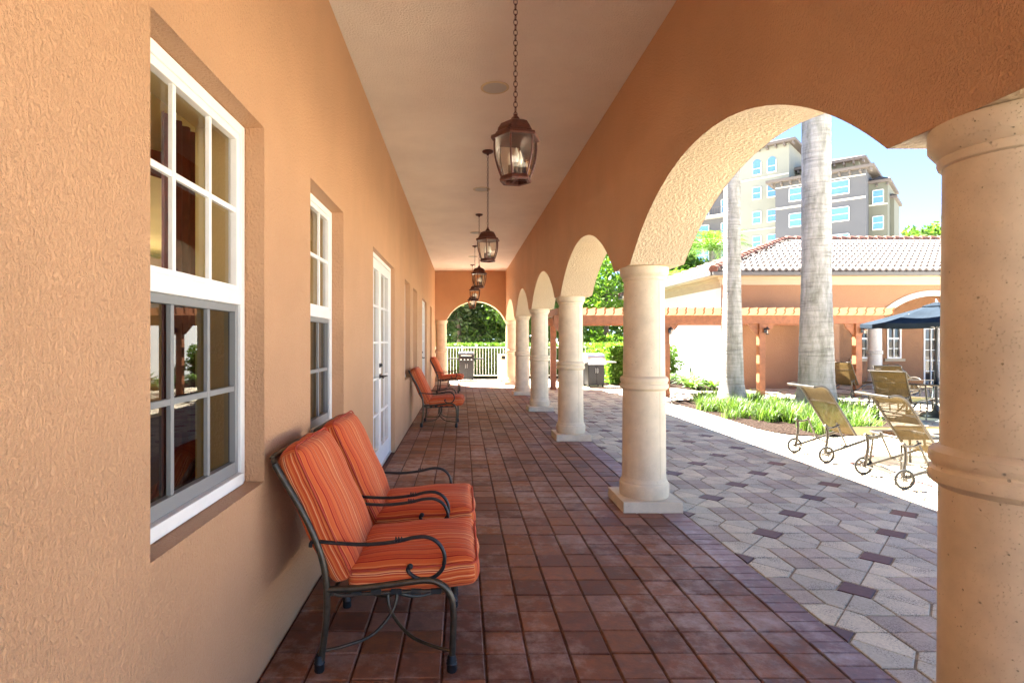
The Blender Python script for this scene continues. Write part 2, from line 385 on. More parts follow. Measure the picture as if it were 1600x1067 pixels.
# patterned patio: red squares on a diagonal lattice, mauve 2x2 blocks, white quads
def clip(poly, ax, lim, keep_gt):
    out = []; n = len(poly)
    for i in range(n):
        a, b = poly[i], poly[(i+1) % n]
        ia = (a[ax] > lim) == keep_gt; ib = (b[ax] > lim) == keep_gt
        if ia: out.append(a)
        if ia != ib:
            t = (lim-a[ax])/(b[ax]-a[ax]); out.append((a[0]+(b[0]-a[0])*t, a[1]+(b[1]-a[1])*t))
    return out
def flag(mb, poly, g=.0042):
    for ax, lim, k in ((0, 1.793, True), (0, 15.5, False), (1, -7, True), (1, 20.3, False)):
        if not poly: return
        poly = clip(poly, ax, lim, k)
    if len(poly) < 3: return
    cx = sum(p[0] for p in poly)/len(poly); cy = sum(p[1] for p in poly)/len(poly)
    if cx > 8.9 and cy < 4: return
    n = len(poly); ins = []
    ar = sum(poly[i][0]*poly[(i+1) % n][1]-poly[(i+1) % n][0]*poly[i][1] for i in range(n))
    if abs(ar) < .0015: return
    if ar < 0: poly = poly[::-1]
    rr = max(math.hypot(p[0]-cx, p[1]-cy) for p in poly)
    k = 1-g/(.6*rr); k2 = 1-(g+.004)/(.6*rr)
    dz = random.uniform(-.0012, .0012)
    b = len(mb.v)
    mb.v += [(cx+(x-cx)*k, cy+(y-cy)*k, -.012) for x, y in poly]+[(cx+(x-cx)*k, cy+(y-cy)*k, dz-.0035) for x, y in poly]+[(cx+(x-cx)*k2, cy+(y-cy)*k2, dz) for x, y in poly]
    for i in range(n):
        l = (i+1) % n
        mb.f += [(b+i, b+l, b+n+l, b+n+i), (b+n+i, b+n+l, b+2*n+l, b+2*n+i)]
    mb.f.append(tuple(b+2*n+i for i in range(n)))
wh, pk, rd = MB(), MB(), MB()
ax_, ay_ = .4505, .4675; q = .117; hp = .168
for k in range(-1, 31):
    for m_ in range(-24, 38):
        x = 1.767+.4505*k; y = 3.20+ay_*(m_)
        if (k+m_) % 2 == 1:      # lattice point: dark red square + eight white flags
            flag(rd, [(x+q,y),(x,y+q),(x-q,y),(x,y-q)])
            for sx in (1, -1):
                for sy in (1, -1):
                    ev = (x+sx*q/2, y+sy*q/2); em = (x+sx*ax_/2, y+sy*ay_/2)
                    # towards the X neighbour cell centre (x+sx*ax, y) and the Y one
                    flag(wh, [(x+sx*q, y), (x+sx*(ax_-hp), y), (x+sx*(ax_-hp), y+sy*hp), em, ev])
                    flag(wh, [(x, y+sy*q), (x, y+sy*(ay_-hp)), (x+sx*hp, y+sy*(ay_-hp)), em, ev])
        else:
            for sx in (0, -1):
                for sy in (0, -1):
                    flag(pk, [(x+sx*hp, y+sy*hp), (x+sx*hp+hp, y+sy*hp), (x+sx*hp+hp, y+sy*hp+hp), (x+sx*hp, y+sy*hp+hp)])
for nm, b_, mm in (('patio_white_paving', wh, 'pav_white'), ('patio_mauve_paving', pk, 'pav_pink'), ('patio_red_paving', rd, 'pav_red')):
    tag(b_.build(nm, M[mm]), kind='structure')
sheet('patio_joints', 1.792, 15.5, -7, 20.3, -.0075, M['joint_pale'])

sheet('patio_bounce_sheet', 8.9, 15.5, -7, 4, -.006, M['concrete'])  # unseen pale sheet added to bounce sunlight where pavers are left out
# ---------------------------------------------------------------- our building
bld = empty('clubhouse', (WL, 5, 0), 'orange stucco clubhouse with a long arcade of round stone columns', 'building')
YB, YE = -6.6, 18.2
WIN = [(1.544, 2.434), (3.173, 4.06), (8.42, 9.29), (9.82, 10.69), (15.0, 15.87)]
DOORS = [(5.41, 7.14), (12.05, 13.60)]
ZW0, ZW1, ZD = .795, 2.305, 2.29
def holed_wall(mb, plane, ycuts, zcuts, holes, sx=1):
    ys = sorted(set(ycuts)); zs = sorted(set(zcuts))
    for a, b in zip(ys[:-1], ys[1:]):
        for c, d in zip(zs[:-1], zs[1:]):
            my, mz = (a+b)/2, (c+d)/2
            if any(h[0] < my < h[1] and h[2] < mz < h[3] for h in holes): continue
            if sx > 0: mb.quad((plane,a,c),(plane,b,c),(plane,b,d),(plane,a,d))
            else: mb.quad((plane,b,c),(plane,a,c),(plane,a,d),(plane,b,d))
holes = [(a,b,ZW0,ZW1) for a,b in WIN]+[(a,b,-.02,ZD) for a,b in DOORS]
yc = [YB, YE]+[v for h in holes for v in h[:2]]; zc = [-.02, ZC+.4, ZW0, ZW1, ZD]
mb = MB(); holed_wall(mb, WL, yc, zc, holes)
XR = -.985; XI = -1.14
for (a,b,c,d) in holes:
    mb.quad((WL,a,c),(XR,a,c),(XR,a,d),(WL,a,d)); mb.quad((WL,b,c),(WL,b,d),(XR,b,d),(XR,b,c))
    mb.quad((WL,a,d),(XR,a,d),(XR,b,d),(WL,b,d)); mb.quad((WL,a,c),(WL,b,c),(XR,b,c),(XR,a,c))
mb.build('wall', M['stucco'], bld, world=True)
mb = MB(); holed_wall(mb, XI, yc, zc, holes, -1)
for (a,b,c,d) in holes:
    mb.quad((XR,a,c),(XI,a,c),(XI,a,d),(XR,a,d)); mb.quad((XR,b,c),(XR,b,d),(XI,b,d),(XI,b,c))
    mb.quad((XR,a,d),(XI,a,d),(XI,b,d),(XR,b,d)); mb.quad((XR,a,c),(XR,b,c),(XI,b,c),(XI,a,c))
RW = [(YB+.5+2.4*i, YB+.5+2.4*i+.95) for i in range(10)]  # unseen rear window gaps, added to let daylight into the room
def rear(mb, x):
    ys = sorted([YB, YE]+[v for w in RW for v in w])
    for a, b in zip(ys[:-1], ys[1:]):
        op = any(w[0] < (a+b)/2 < w[1] for w in RW)
        for c, d in ((0,.35),(.35,2.6),(2.6,ZC+.4)):
            if not (op and c == .35): mb.quad((x,a,c),(x,b,c),(x,b,d),(x,a,d))
rear(mb, -5.5)
mb.quad((-5.5,YB,0),(XI,YB,0),(XI,YB,ZC),(-5.5,YB,ZC)); mb.quad((-5.5,YE-.3,0),(XI,YE-.3,0),(XI,YE-.3,ZC),(-5.5,YE-.3,ZC))
mb.quad((-5.5,4.6,0),(-2.6,4.6,0),(-2.6,4.6,ZC),(-5.5,4.6,ZC))
mb.quad((-5.5,YB,2.9),(-5.5,YE,2.9),(XI,YE,2.9),(XI,YB,2.9))
mb.build('interior_wall', M['interior'], bld, world=True)
MB().quad((-5.5,YB,.02),(XI,YB,.02),(XI,YE-.3,.02),(-5.5,YE-.3,.02)).build('interior_floor', M['interior_dark'], bld, world=True)
# outside shell
mb = MB(); rear(mb, -5.7); mb.quad((-5.7,YE,0),(WL,YE,0),(WL,YE,ZC+.4),(-5.7,YE,ZC+.4)); mb.quad((-5.7,YB,0),(WL,YB,0),(WL,YB,ZC+.4),(-5.7,YB,ZC+.4))
mb.build('outer_wall', M['stucco'], bld, world=True)
# arcade wall
XA, XO = 1.360, 1.800; RISE = .55; SPR = 2.01; HALF = 1.395; PH = .24
def arch_z(t, half, rise): 
    Rr = (half*half+rise*rise)/(2*rise)
    return math.sqrt(max(0, Rr*Rr-t*t))-(Rr-rise)
cols = [1.583+3.27*k for k in range(-2, 6)]
mb = MB(); sf = MB()
NS = 44
def strip_y(y0, y1, z0, z1):
    mb.quad((XA,y1,z1),(XA,y0,z0),(XA,y0,ZC+.4),(XA,y1,ZC+.4)); mb.quad((XO,y0,z0),(XO,y1,z1),(XO,y1,ZC+.4),(XO,y0,ZC+.4))
for ci, c in enumerate(cols):
    e = min(c+PH, 18.2)
    strip_y(c-PH, e, SPR, SPR)
    sf.quad((XA+.002,c-PH,SPR),(XO-.002,c-PH,SPR),(XO-.002,e,SPR),(XA+.002,e,SPR))
    if ci < len(cols)-1:
        mid = c+PH+HALF
        ys = [mid-HALF*math.cos(math.pi*i/NS) for i in range(NS+1)]
        zs = [SPR+arch_z(y-mid, HALF, RISE) for y in ys]
        for i in range(NS):
            strip_y(ys[i], ys[i+1], zs[i], zs[i+1])
            sf.quad((XA+.002,ys[i],zs[i]),(XO-.002,ys[i],zs[i]),(XO-.002,ys[i+1],zs[i+1]),(XA+.002,ys[i+1],zs[i+1]))
strip_y(YB, cols[0]-PH, SPR, SPR); sf.quad((XA,YB,SPR),(XO,YB,SPR),(XO,cols[0]-PH,SPR),(XA,cols[0]-PH,SPR))
mb.build('arcade_wall', M['stucco'], bld, world=True)
# end wall with arch
y0, y1 = 17.75, 18.2; ex0, ex1 = -.49, 1.345; em_ = (ex0+ex1)/2; eh = (ex1-ex0)/2
mb = MB()
def strip_x(a, b, za, zb):
    mb.quad((a,y0,za),(b,y0,zb),(b,y0,ZC+.4),(a,y0,ZC+.4)); mb.quad((b,y1,zb),(a,y1,za),(a,y1,ZC+.4),(b,y1,ZC+.4))
strip_x(WL, ex0, SPR, SPR); strip_x(ex1, XO, SPR, SPR)
sf.quad((WL,y0,SPR),(ex0,y0,SPR),(ex0,y1,SPR),(WL,y1,SPR))
xs = [em_-eh*math.cos(math.pi*i/NS) for i in range(NS+1)]; zs = [SPR+arch_z(x-em_, eh, .59) for x in xs]
for i in range(NS):
    strip_x(xs[i], xs[i+1], zs[i], zs[i+1])
    sf.quad((xs[i],y0+.002,zs[i]),(xs[i+1],y0+.002,zs[i+1]),(xs[i+1],y1-.002,zs[i+1]),(xs[i],y1-.002,zs[i]))
mb.build('end_wall', M['stucco'], bld, world=True)
sf.build('arch_soffit', M['stucco_cream'], bld, world=True, smooth=30)
MB().quad((WL,YB,ZC),(WL,YE,ZC),(XA,YE,ZC),(XA,YB,ZC)).build('ceiling', M['ceiling'], bld, world=True)
# roof
rf = MB(); XE = 2.04; YN = 18.52; ze = 3.86; ze1 = 3.97; xw = -6.2
rf.box(xw, XE, YB-.3, YN, ze, ze1)
hx = (XE-xw)/2; rz_ = ze1+hx*.36; xm = (XE+xw)/2
a_, b_, c_, d_ = (xw,YB-.3,ze1),(XE,YB-.3,ze1),(XE,YN,ze1),(xw,YN,ze1); r0, r1 = (xm,YB-.3+hx,rz_),(xm,YN-hx,rz_)
rf.add([a_,b_,c_,d_,r0,r1], [(0,1,4),(1,2,5,4),(2,3,5),(3,0,4,5)])
rf.build('roof', M['tile_roof'], bld, world=True)
# columns
def column_parts(x, y, root, mname, scale=1.0, top=SPR):
    s_ = MB(); s_.lathe([(.182,.225),(.179,.26),(.175,.98),(.172,1.09),(.166,top-.1)], (x,y,0), 40)
    col = s_.build('column', M[mname], root, smooth=40, world=True)
    for sg in (-1, 1):
        a = R(-62 if sg < 0 else 118); cc, ss = math.cos(a), math.sin(a); sm = MB()
        for z0, z1, ra, rb in ((.245,.97,.1795,.1755),(1.10,top-.12,.1725,.1668)):
            sm.add([(x+q*cc-w*ss, y+q*ss+w*cc, z) for q, z in ((ra,z0),(rb,z1)) for w in (-.002,.002)], [(0,1,3,2)])
        sm.build('seam', M['seam'], col, world=True)
    MB().box(x-.243, x+.243, y-.243, y+.243, -.006, .0875).build('plinth', M[mname], col, world=True, bevel=.006)
    t = MB(); t.lathe([(.198,.0875),(.203,.105),(.204,.185),(.199,.20),(.193,.205),(.193,.212),(.186,.222),(.181,.245)], (x,y,0), 40)
    t.build('base_moulding', M[mname], col, smooth=35, world=True)
    t = MB(); t.lathe([(.174,.975),(.186,.985),(.198,.995),(.201,1.01),(.198,1.028),(.190,1.036),(.190,1.042),(.197,1.05),(.199,1.064),(.196,1.08),(.184,1.09),(.172,1.097)], (x,y,0), 40)
    t.build('band', M[mname], col, smooth=35, world=True)
    t = MB(); t.lathe([(.166,top-.115),(.175,top-.11),(.179,top-.098),(.176,top-.086),(.183,top-.08),(.196,top-.062),(.200,top-.055),(.200,top-.002),(.196,top)], (x,y,0), 40)
    t.build('capital', M[mname], col, smooth=35, world=True)
    return col
for c in cols: column_parts(1.549, c, bld, 'stone')
column_parts(-.655, 17.965, bld, 'stone')
# windows
def window(y0, y1):
    XF = -.927; fw = .045
    f = MB()
    f.box(XR+.004, XF, y0+.003, y0+fw, ZW0+.003, ZW1-.003); f.box(XR+.004, XF, y1-fw, y1-.003, ZW0+.003, ZW1-.003)
    f.box(XR+.004, XF, y0+fw, y1-fw, ZW1-fw, ZW1-.003); f.box(XR+.004, XF+.012, y0+fw, y1-fw, ZW0+.003, ZW0+.05)
    f.box(XR+.002, XF+.004, y0+fw, y1-fw, 1.545, 1.605)
    w = f.build('window', M['white_paint'], bld, world=True, bevel=.003)
    def sash(nm, z0, z1, xf, m_, mt, gl, fwz):
        g = MB(); a, b = y0+fw, y1-fw; t = .03
        g.box(xf-.03, xf, a, a+t, z0, z1); g.box(xf-.03, xf, b-t, b, z0, z1); g.box(xf-.03, xf, a+t, b-t, z1-t, z1); g.box(xf-.03, xf, a+t, b-t, z0, z0+fwz)
        for i in (1, 2):
            yy = a+(b-a)*i/3; g.box(xf-.02, xf-.004, yy-.011, yy+.011, z0+fwz, z1-t)
        zz = (z0+z1)/2+.004
        for i in range(3):
            ya = a+t if i == 0 else a+(b-a)*i/3+.011; yb = b-t if i == 2 else a+(b-a)*(i+1)/3-.011
            g.box(xf-.02, xf-.0045, ya, yb, zz-.011, zz+.011)
        g.build(nm, m_, w, world=True, bevel=.002)
        MB().quad((xf-.024,a+t,z0+fwz),(xf-.024,b-t,z0+fwz),(xf-.024,b-t,z1-t),(xf-.024,a+t,z1-t)).build('pane', gl, w, world=True)
    sash('upper_sash', 1.605, ZW1-fw, XF-.006, M['white_paint'], .03, M['glass'], .02)
    sash('lower_sash', ZW0+.05, 1.545, XF-.012, M['grey_frame'], .03, M['glass_screen'], .05)
for a, b in WIN: window(a, b)
# french doors
def french(y0, y1):
    XF = -.893; f = MB(); fw = .045
    f.box(XR, XF, y0+.002, y0+fw, .0, ZD-.002); f.box(XR, XF, y1-fw, y1-.002, .0, ZD-.002); f.box(XR, XF, y0+fw, y1-fw, ZD-fw, ZD-.002)
    w = f.build('door_frame', M['white_paint'], bld, world=True, bevel=.003)
    ym = (y0+y1)/2
    for (a, b, sgn) in ((y0+fw+.003, ym-.002, 1), (ym+.002, y1-fw-.003, -1)):
        g = MB(); st = .09; xf = XF-.01; z0, z1 = .015, ZD-fw-.004
        g.box(xf-.04, xf, a, a+st, z0, z1); g.box(xf-.04, xf, b-st, b, z0, z1); g.box(xf-.04, xf, a+st, b-st, z1-.1, z1); g.box(xf-.04, xf, a+st, b-st, z0, z0+.2)
        nr = 5; za, zb = z0+.2, z1-.1
        yy = (a+b)/2; g.box(xf-.03, xf-.006, yy-.012, yy+.012, za, zb)
        for r_ in range(1, nr):
            zz = za+(zb-za)*r_/nr
            g.box(xf-.03, xf-.0065, a+st, yy-.012, zz-.012, zz+.012); g.box(xf-.03, xf-.0065, yy+.012, b-st, zz-.012, zz+.012)
        d = g.build('door', M['white_paint'], bld, world=True, bevel=.002)
        MB().quad((xf-.034,a+st,za),(xf-.034,b-st,za),(xf-.034,b-st,zb),(xf-.034,a+st,zb)).build('pane', M['glass'], d, world=True)
        yh = b-.045 if sgn > 0 else a+.045
        h = MB(); h.lathe([(.028,0),(.028,.007)], n=16, M=Matrix.Translation((xf-.001,yh,1.0)) @ Matrix.Rotation(R(90),4,'Y')); MB().lathe([(.025,0),(.025,.006),(.014,.010),(.012,.02)], n=16, M=Matrix.Translation((xf,yh,1.12)) @ Matrix.Rotation(R(90),4,'Y')).build('deadbolt', M['black_metal'], d, world=True, smooth=40)
        h.tube([(xf,yh,1.0),(xf+.05,yh,1.0),(xf+.055,yh-sgn*.03,1.0),(xf+.055,yh-sgn*.11,.995)], .009, 8)
        h.build('handle', M['black_metal'], d, world=True, smooth=40)
        for z in (.28, 1.15, 2.0):
            yy2 = a+.0 if sgn > 0 else b
            MB().box(xf, xf+.012, yy2-.012, yy2+.012, z-.05, z+.05).build('hinge', M['white_paint'], d, world=True, bevel=.003)
    MB().box(XR, XF+.01, y0+.003, y1-.003, .001, .014).build('threshold', M['steel'], w, world=True)
for a, b in DOORS: french(a, b)
# interior shades behind the first two windows
for n_, (a, b) in enumerate(WIN[:2]):
    r_ = empty('window_shade', (-1.3, (a+b)/2, 1.5), ['cream scalloped shade with dark red swag behind the nearest window', 'cream scalloped shade with dark red swag behind the second window'][n_], 'curtain', 'shades hanging inside the tall windows')
    NSx = 28; pts = []; ya, yb = a-.25, b+.55
    pb, sw = MB(), MB()
    for i in range(NSx):
        t0, t1 = i/NSx, (i+1)/NSx
        z = lambda t: 2.33-.10*abs(math.sin(math.pi*2*t+.3)); zz = lambda t: z(t)-.09-.02*math.sin(9*t)
        x = lambda t: -1.42+.03*math.sin(t*26)
        p0, p1 = (x(t0), ya+(yb-ya)*t0), (x(t1), ya+(yb-ya)*t1)
        pb.quad((*p0, z(t0)), (*p1, z(t1)), (*p1, 2.60), (*p0, 2.60)); sw.quad((p0[0]+.01,p0[1],zz(t0)), (p1[0]+.01,p1[1],zz(t1)), (p1[0]+.01,p1[1],z(t1)+.02), (p0[0]+.01,p0[1],z(t0)+.02))
    pb.build('valance', M['shade_cream'], r_, world=True, smooth=60); sw.build('swag', M['drape_red'], r_, world=True, smooth=60)
    dr = MB()
    for i in range(20):
        t0, t1 = i/20, (i+1)/20
        dr.quad((-1.30-.02*math.sin(i*1.5), b+.05+.35*t0, .3), (-1.30-.02*math.sin((i+1)*1.5), b+.05+.35*t1, .3), (-1.30-.02*math.sin((i+1)*1.5), b+.05+.35*t1, 2.4), (-1.30-.02*math.sin(i*1.5), b+.05+.35*t0, 2.4))
    dr.build('drape', M['drape_red'], r_, world=True, smooth=60)

# ---------------------------------------------------------------- ceiling fixtures
def lantern():
    r_ = empty('hanging_lantern', (0,0,0), 'x', 'lantern', 'lanterns hanging down the arcade ceiling')
    top = ZC-2.29      # local z 0 = lantern bottom
    cz = MB(); cz.lathe([(.062,top-.002),(.064,top-.012),(.05,top-.024),(.018,top-.032),(.012,top-.05)][::-1], n=24); cz.build('ceiling_canopy', M['rust_metal'], r_, smooth=40)
    ch = MB(); z = .38; k = 0
    while z < top-.05:
        a = k % 2; ring = [Vector((.0105*math.cos(t)*(1-a), .0105*math.cos(t)*a, z+.018*math.sin(t))) for t in [2*math.pi*i/12 for i in range(12)]]
        ch.tube(ring, 0.0023, 6, closed=True); z += .029; k += 1
    ch.build('chain', M['rust_metal'], r_, smooth=60)
    HX = 6; ph = R(0)
    cp = MB(); cp.lathe([(.141,.236),(.146,.241),(.142,.256),(.120,.264),(.115,.275),(.108,.280),(.103,.300),(.085,.326),(.056,.341),(.030,.347),(.024,.362),(.013,.372),(.010,.385)], n=HX, ph=ph)
    cp.build('cap', M['rust_metal'], r_, bevel=.002)
    bt = MB(); bt.lathe([(.092,0),(.094,.010),(.086,.03),(.080,.034)], n=HX, ph=ph, cap=False); bt.lathe([(.072,0),(.072,.034)], n=HX, ph=ph, cap=False)
    for k in range(6):
        a = R(60*k)+ph; b = a+R(60)
        bt.quad((.072*math.cos(a),.072*math.sin(a),0),(.072*math.cos(b),.072*math.sin(b),0),(.092*math.cos(b),.092*math.sin(b),0),(.092*math.cos(a),.092*math.sin(a),0))
        bt.quad((.072*math.cos(a),.072*math.sin(a),.034),(.072*math.cos(b),.072*math.sin(b),.034),(.080*math.cos(b),.080*math.sin(b),.034),(.080*math.cos(a),.080*math.sin(a),.034))
    bt.bar((-.075,0,.012), (.075,0,.012), .012, .004); bt.bar((0,-.075,.012), (0,.075,.012), .012, .0045)
    bt.build('bottom_frame', M['rust_metal'], r_)
    prof = [(.084,.030),(.102,.075),(.117,.13),(.124,.19),(.123,.24)]
    rb = MB()
    for k in range(6):
        a = R(60*k)+ph; rb.tube(cr([(p*math.cos(a), p*math.sin(a), z) for p, z in prof], 4), .0052, 6)
    rb.build('frame_rib', M['rust_metal'], r_, smooth=50)
    for k in range(6):
        a = R(60*k)+ph; b = a+R(60); g = MB(); P = cr([(p,0,z) for p, z in prof], 4)
        for i in range(len(P)-1):
            p, q_ = P[i].x-.003, P[i+1].x-.003
            g.quad((p*math.cos(a),p*math.sin(a),P[i].z),(p*math.cos(b),p*math.sin(b),P[i].z),(q_*math.cos(b),q_*math.sin(b),P[i+1].z),(q_*math.cos(a),q_*math.sin(a),P[i+1].z))
        g.build('glass_pane', M['lamp_glass'], r_, smooth=40)
    for k in range(3):
        a = R(120*k+20); x, y = .032*math.cos(a), .032*math.sin(a)
        c_ = MB(); c_.lathe([(.012,.03),(.012,.10)], (x,y,0), 12); cd = c_.build('candle_sleeve', M['candle'], r_, smooth=40)
        b_ = MB(); b_.lathe([(.006,.10),(.013,.115),(.016,.135),(.010,.165),(.002,.185)], (x,y,0), 12); b_.build('bulb', M['bulb'], cd, smooth=60)
    return r_
lan = lantern()
LL = ['nearest rust brown hanging lantern, largest, on a long chain', 'second black hanging lantern from the camera, behind the largest one', 'third hanging lantern from the camera, level with the third arch', 'fourth hanging lantern from the camera, small against the end wall', 'farthest hanging lantern, in front of the end arch']
for i in range(5):
    o = lan if i == 0 else copy_tree(lan)
    place(o, (.302 if i == 0 else .293, 3.22+3.27*i, 2.29), R([12, 20, 15, 22, 12][i]), LL[i])
sp = empty('ceiling_speaker', (0,0,0), 'x', 'speaker', 'round speakers set flush in the ceiling')
s_ = MB(); s_.lathe([(.118,-.004),(.122,-.001),(.122,.004)], n=36, cap=False); s_.lathe([(.1005,-.003),(.118,-.004)], n=36, cap=False); s_.build('trim_ring', M['sp_trim'], sp, smooth=30)
s_ = MB(); s_.lathe([(.0,-.006),(.06,-.006),(.1005,-.003)], n=36, cap=False); s_.build('grille', M['sp_grille'], sp, smooth=60)
for i in range(4):
    o = sp if i == 0 else copy_tree(sp)
    place(o, (.28, 4.86+3.28*i, ZC-.003), 0, ['round ceiling speaker nearest the camera, left of the largest lantern', 'second round ceiling speaker, beyond the second lantern canopy', 'third round ceiling speaker, small, beyond the third lantern canopy', 'farthest round ceiling speaker near the end wall'][i])

# ---------------------------------------------------------------- striped armchairs
def cushion(w, d, h, r, puff, n=16, seed=0, M4=None):
    mb = MB(); key = {}; mb.uv = []
    def face(q, u, ok):
        mb.f.append(tuple(q if ok else q[::-1])); mb.uv.append(u if ok else u[::-1])
    rnd = random.Random(seed)
    ph = [rnd.uniform(0, 6) for _ in range(6)]
    def pt(x, y, z):
        a = Vector((x*w/2, y*d/2, z*h/2)); inn = Vector((max(-w/2+r, min(w/2-r, a.x)), max(-d/2+r, min(d/2-r, a.y)), max(-h/2+r, min(h/2-r, a.z))))
        v = a-inn; l = v.length
        p = inn+(v*(r/l) if l > 1e-6 else v)
        p.z += puff*z*(1-x**4)*(1-y**4)
        p.x += .012*(1-y*y)*x*(1-abs(z))+.004*math.sin(p.y*26+ph[0])*abs(x)**3
        p.z += .003*math.sin(p.x*22+ph[1]+p.y*8)+.003*math.sin(p.y*19+ph[2]-p.x*7)
        return p
    def vid(x, y, z):
        k = (round(x*1000), round(y*1000), round(z*1000))
        if k not in key:
            key[k] = len(mb.v); p = pt(x, y, z)
            if M4: p = M4@p
            mb.v.append(tuple(p))
        return key[k]
    m = 6
    gx = [math.sin((-1+2*i/n)*math.pi/2) for i in range(n+1)]; gz = [-1+2*i/m for i in range(m+1)]
    for i in range(n):
        for j in range(n):
            for s in (1, -1):
                q = [vid(gx[i],gx[j],s), vid(gx[i+1],gx[j],s), vid(gx[i+1],gx[j+1],s), vid(gx[i],gx[j+1],s)]
                face(q, [gx[j]*d/2, gx[j]*d/2, gx[j+1]*d/2, gx[j+1]*d/2], s > 0)
        for j in range(m):
            for s in (1, -1):
                q = [vid(gx[i],s,gz[j]), vid(gx[i+1],s,gz[j]), vid(gx[i+1],s,gz[j+1]), vid(gx[i],s,gz[j+1])]
                e0, e1 = s*(d/2+(1-gz[j])*h/2), s*(d/2+(1-gz[j+1])*h/2); face(q, [e0, e0, e1, e1], s < 0)
                q = [vid(s,gx[i],gz[j]), vid(s,gx[i+1],gz[j]), vid(s,gx[i+1],gz[j+1]), vid(s,gx[i],gz[j+1])]
                face(q, [gx[i]*d/2, gx[i+1]*d/2, gx[i+1]*d/2, gx[i]*d/2], s > 0)
    return mb
def cbuild(mb, name, mt, parent):
    o = mb.build(name, mt, parent, smooth=70); uv = o.data.uv_layers.new(name='UVMap')
    for p, us in zip(o.data.polygons, mb.uv):
        for li, u in zip(p.loop_indices, us): uv.data[li].uv = (u+5, 0)
    return o
def piping(w, d, h, r, z, M4):
    pts = []
    for (sx, sy, a0) in ((1,1,0),(-1,1,90),(-1,-1,180),(1,-1,270)):
        for k in range(5):
            a = R(a0+22.5*k); pts.append(M4@Vector((sx*(w/2-r*1.2)+r*1.2*math.cos(a), sy*(d/2-r*1.2)+r*1.2*math.sin(a), z)))
    return MB().tube(pts, .0045, 6, closed=True)
def armchair():
    r_ = empty('patio_armchair', (0,0,0), 'x', 'armchair', 'bronze armchairs with striped orange cushions along the wall')
    YS = .29
    # seat cushion
    SM = Matrix.Translation((.118, 0, .398)) @ Matrix.Rotation(R(-4), 4, 'Y')
    sc = cbuild(cushion(.56, .58, .125, .045, .018, seed=1, M4=SM), 'seat_cushion', M['stripes'], r_)
    pp = piping(.56, .58, .125, .034, .040, SM); pp.build('piping', M['pipe'], sc, smooth=60)
    BM = Matrix.Translation((-.296, 0, .650)) @ Matrix.Rotation(R(-114.5), 4, 'Y')
    bc = cbuild(cushion(.61, .58, .125, .05, .02, seed=2, M4=BM), 'back_cushion', M['stripes'], r_)
    pp = piping(.61, .58, .125, .038, -.042, BM); pp.build('piping', M['pipe'], bc, smooth=60)
    for s in (-1, 1):
        y = s*YS
        post = cr([(-.275,y,.0),(-.262,y,.08),(-.245,y,.22),(-.243,y,.345),(-.258,y,.46),(-.30,y,.58),(-.36,y,.70),(-.425,y,.81),(-.462,y,.875)], 4)
        o = MB().tube(post, .0145, 10).build('back_post', M['bronze'], r_, smooth=50)
        f = MB(); f.lathe([(.020,0),(.023,.01),(.021,.03),(.024,.036),(.020,.042),(.022,.05),(.018,.056),(.019,.062),(.016,.07)], (-.274,y,0), 14); f.build('foot', M['black_metal'], o, smooth=50)
        rail = cr([(-.243,y,.345),(-.10,y,.352),(.05,y,.370),(.17,y,.385),(.235,y,.372),(.278,y,.325),(.293,y,.25),(.290,y,.12),(.285,y,0)], 5)
        o = MB().tube(rail, .0145, 10).build('front_leg', M['bronze'], r_, smooth=50)
        f = MB(); f.lathe([(.020,0),(.023,.01),(.021,.03),(.024,.036),(.020,.042),(.022,.05),(.018,.056),(.019,.062),(.016,.07)], (.286,y,0), 14); f.build('foot', M['black_metal'], o, smooth=50)
        arm = cr([(-.312,y,.525),(-.308,y,.542),(-.29,y,.549),(-.20,y,.541),(-.07,y,.536),(.05,y,.548),(.13,y,.566),(.19,y,.565),(.235,y,.535),(.256,y,.485),(.245,y,.43),(.205,y,.395),(.155,y,.390),(.115,y,.408),(.100,y,.432),(.113,y,.446)], 5)
        mb = MB().tube(arm, .0085, 8, flat=1.0)
        for dx in (.05, .062, .074): mb.tube([(dx-.004,y-.013,.549+dx*.06),(dx,y,.566),(dx+.004,y+.013,.549+dx*.06)], .003, 6)
        mb.lathe([(.004,-.012),(.011,-.008),(.013,0),(.011,.008),(.004,.012)], n=10, M=Matrix.Translation((.110,y,.442)))
        mb.build('armrest', M['black_metal'], r_, smooth=50)
        i_ = -s
        st = MB()
        st.tube(cr([(-.262,y,.085),(-.17,y+i_*.03,.092),(-.07,y+i_*.10,.10),(.0,y+i_*.17,.15),(.03,y+i_*.20,.22),(.02,y+i_*.22,.30),(0,y+i_*.23,.325)], 5), .0075, 8)
        st.tube(cr([(.287,y,.085),(.20,y+i_*.03,.092),(.10,y+i_*.10,.10),(.02,y+i_*.17,.15),(-.01,y+i_*.20,.22),(.0,y+i_*.22,.30),(.02,y+i_*.23,.325)], 5), .0075, 8)
        st.build('stretcher', M['bronze'], r_, smooth=50)
    fr = MB()
    fr.tube(cr([(-.462,-YS,.875),(-.475,-YS+.02,.895),(-.478,-YS+.06,.90),(-.478,YS-.06,.90),(-.475,YS-.02,.895),(-.462,YS,.875)], 4), .0125, 10)
    MB().tube([(-.26,-YS,.44),(-.26,YS,.44)], .009, 8).build('cross_bar', M['bronze'], r_, smooth=50)
    fr.build('back_rail', M['bronze'], r_, smooth=50)
    fr = MB()
    fr.tube(cr([(-.235,-.27,.335),(-.19,-.27,.312),(-.10,-.27,.318),(.27,-.27,.335)], 5), .009, 8); fr.tube(cr([(-.235,.27,.335),(-.19,.27,.312),(-.10,.27,.318),(.27,.27,.335)], 5), .009, 8)
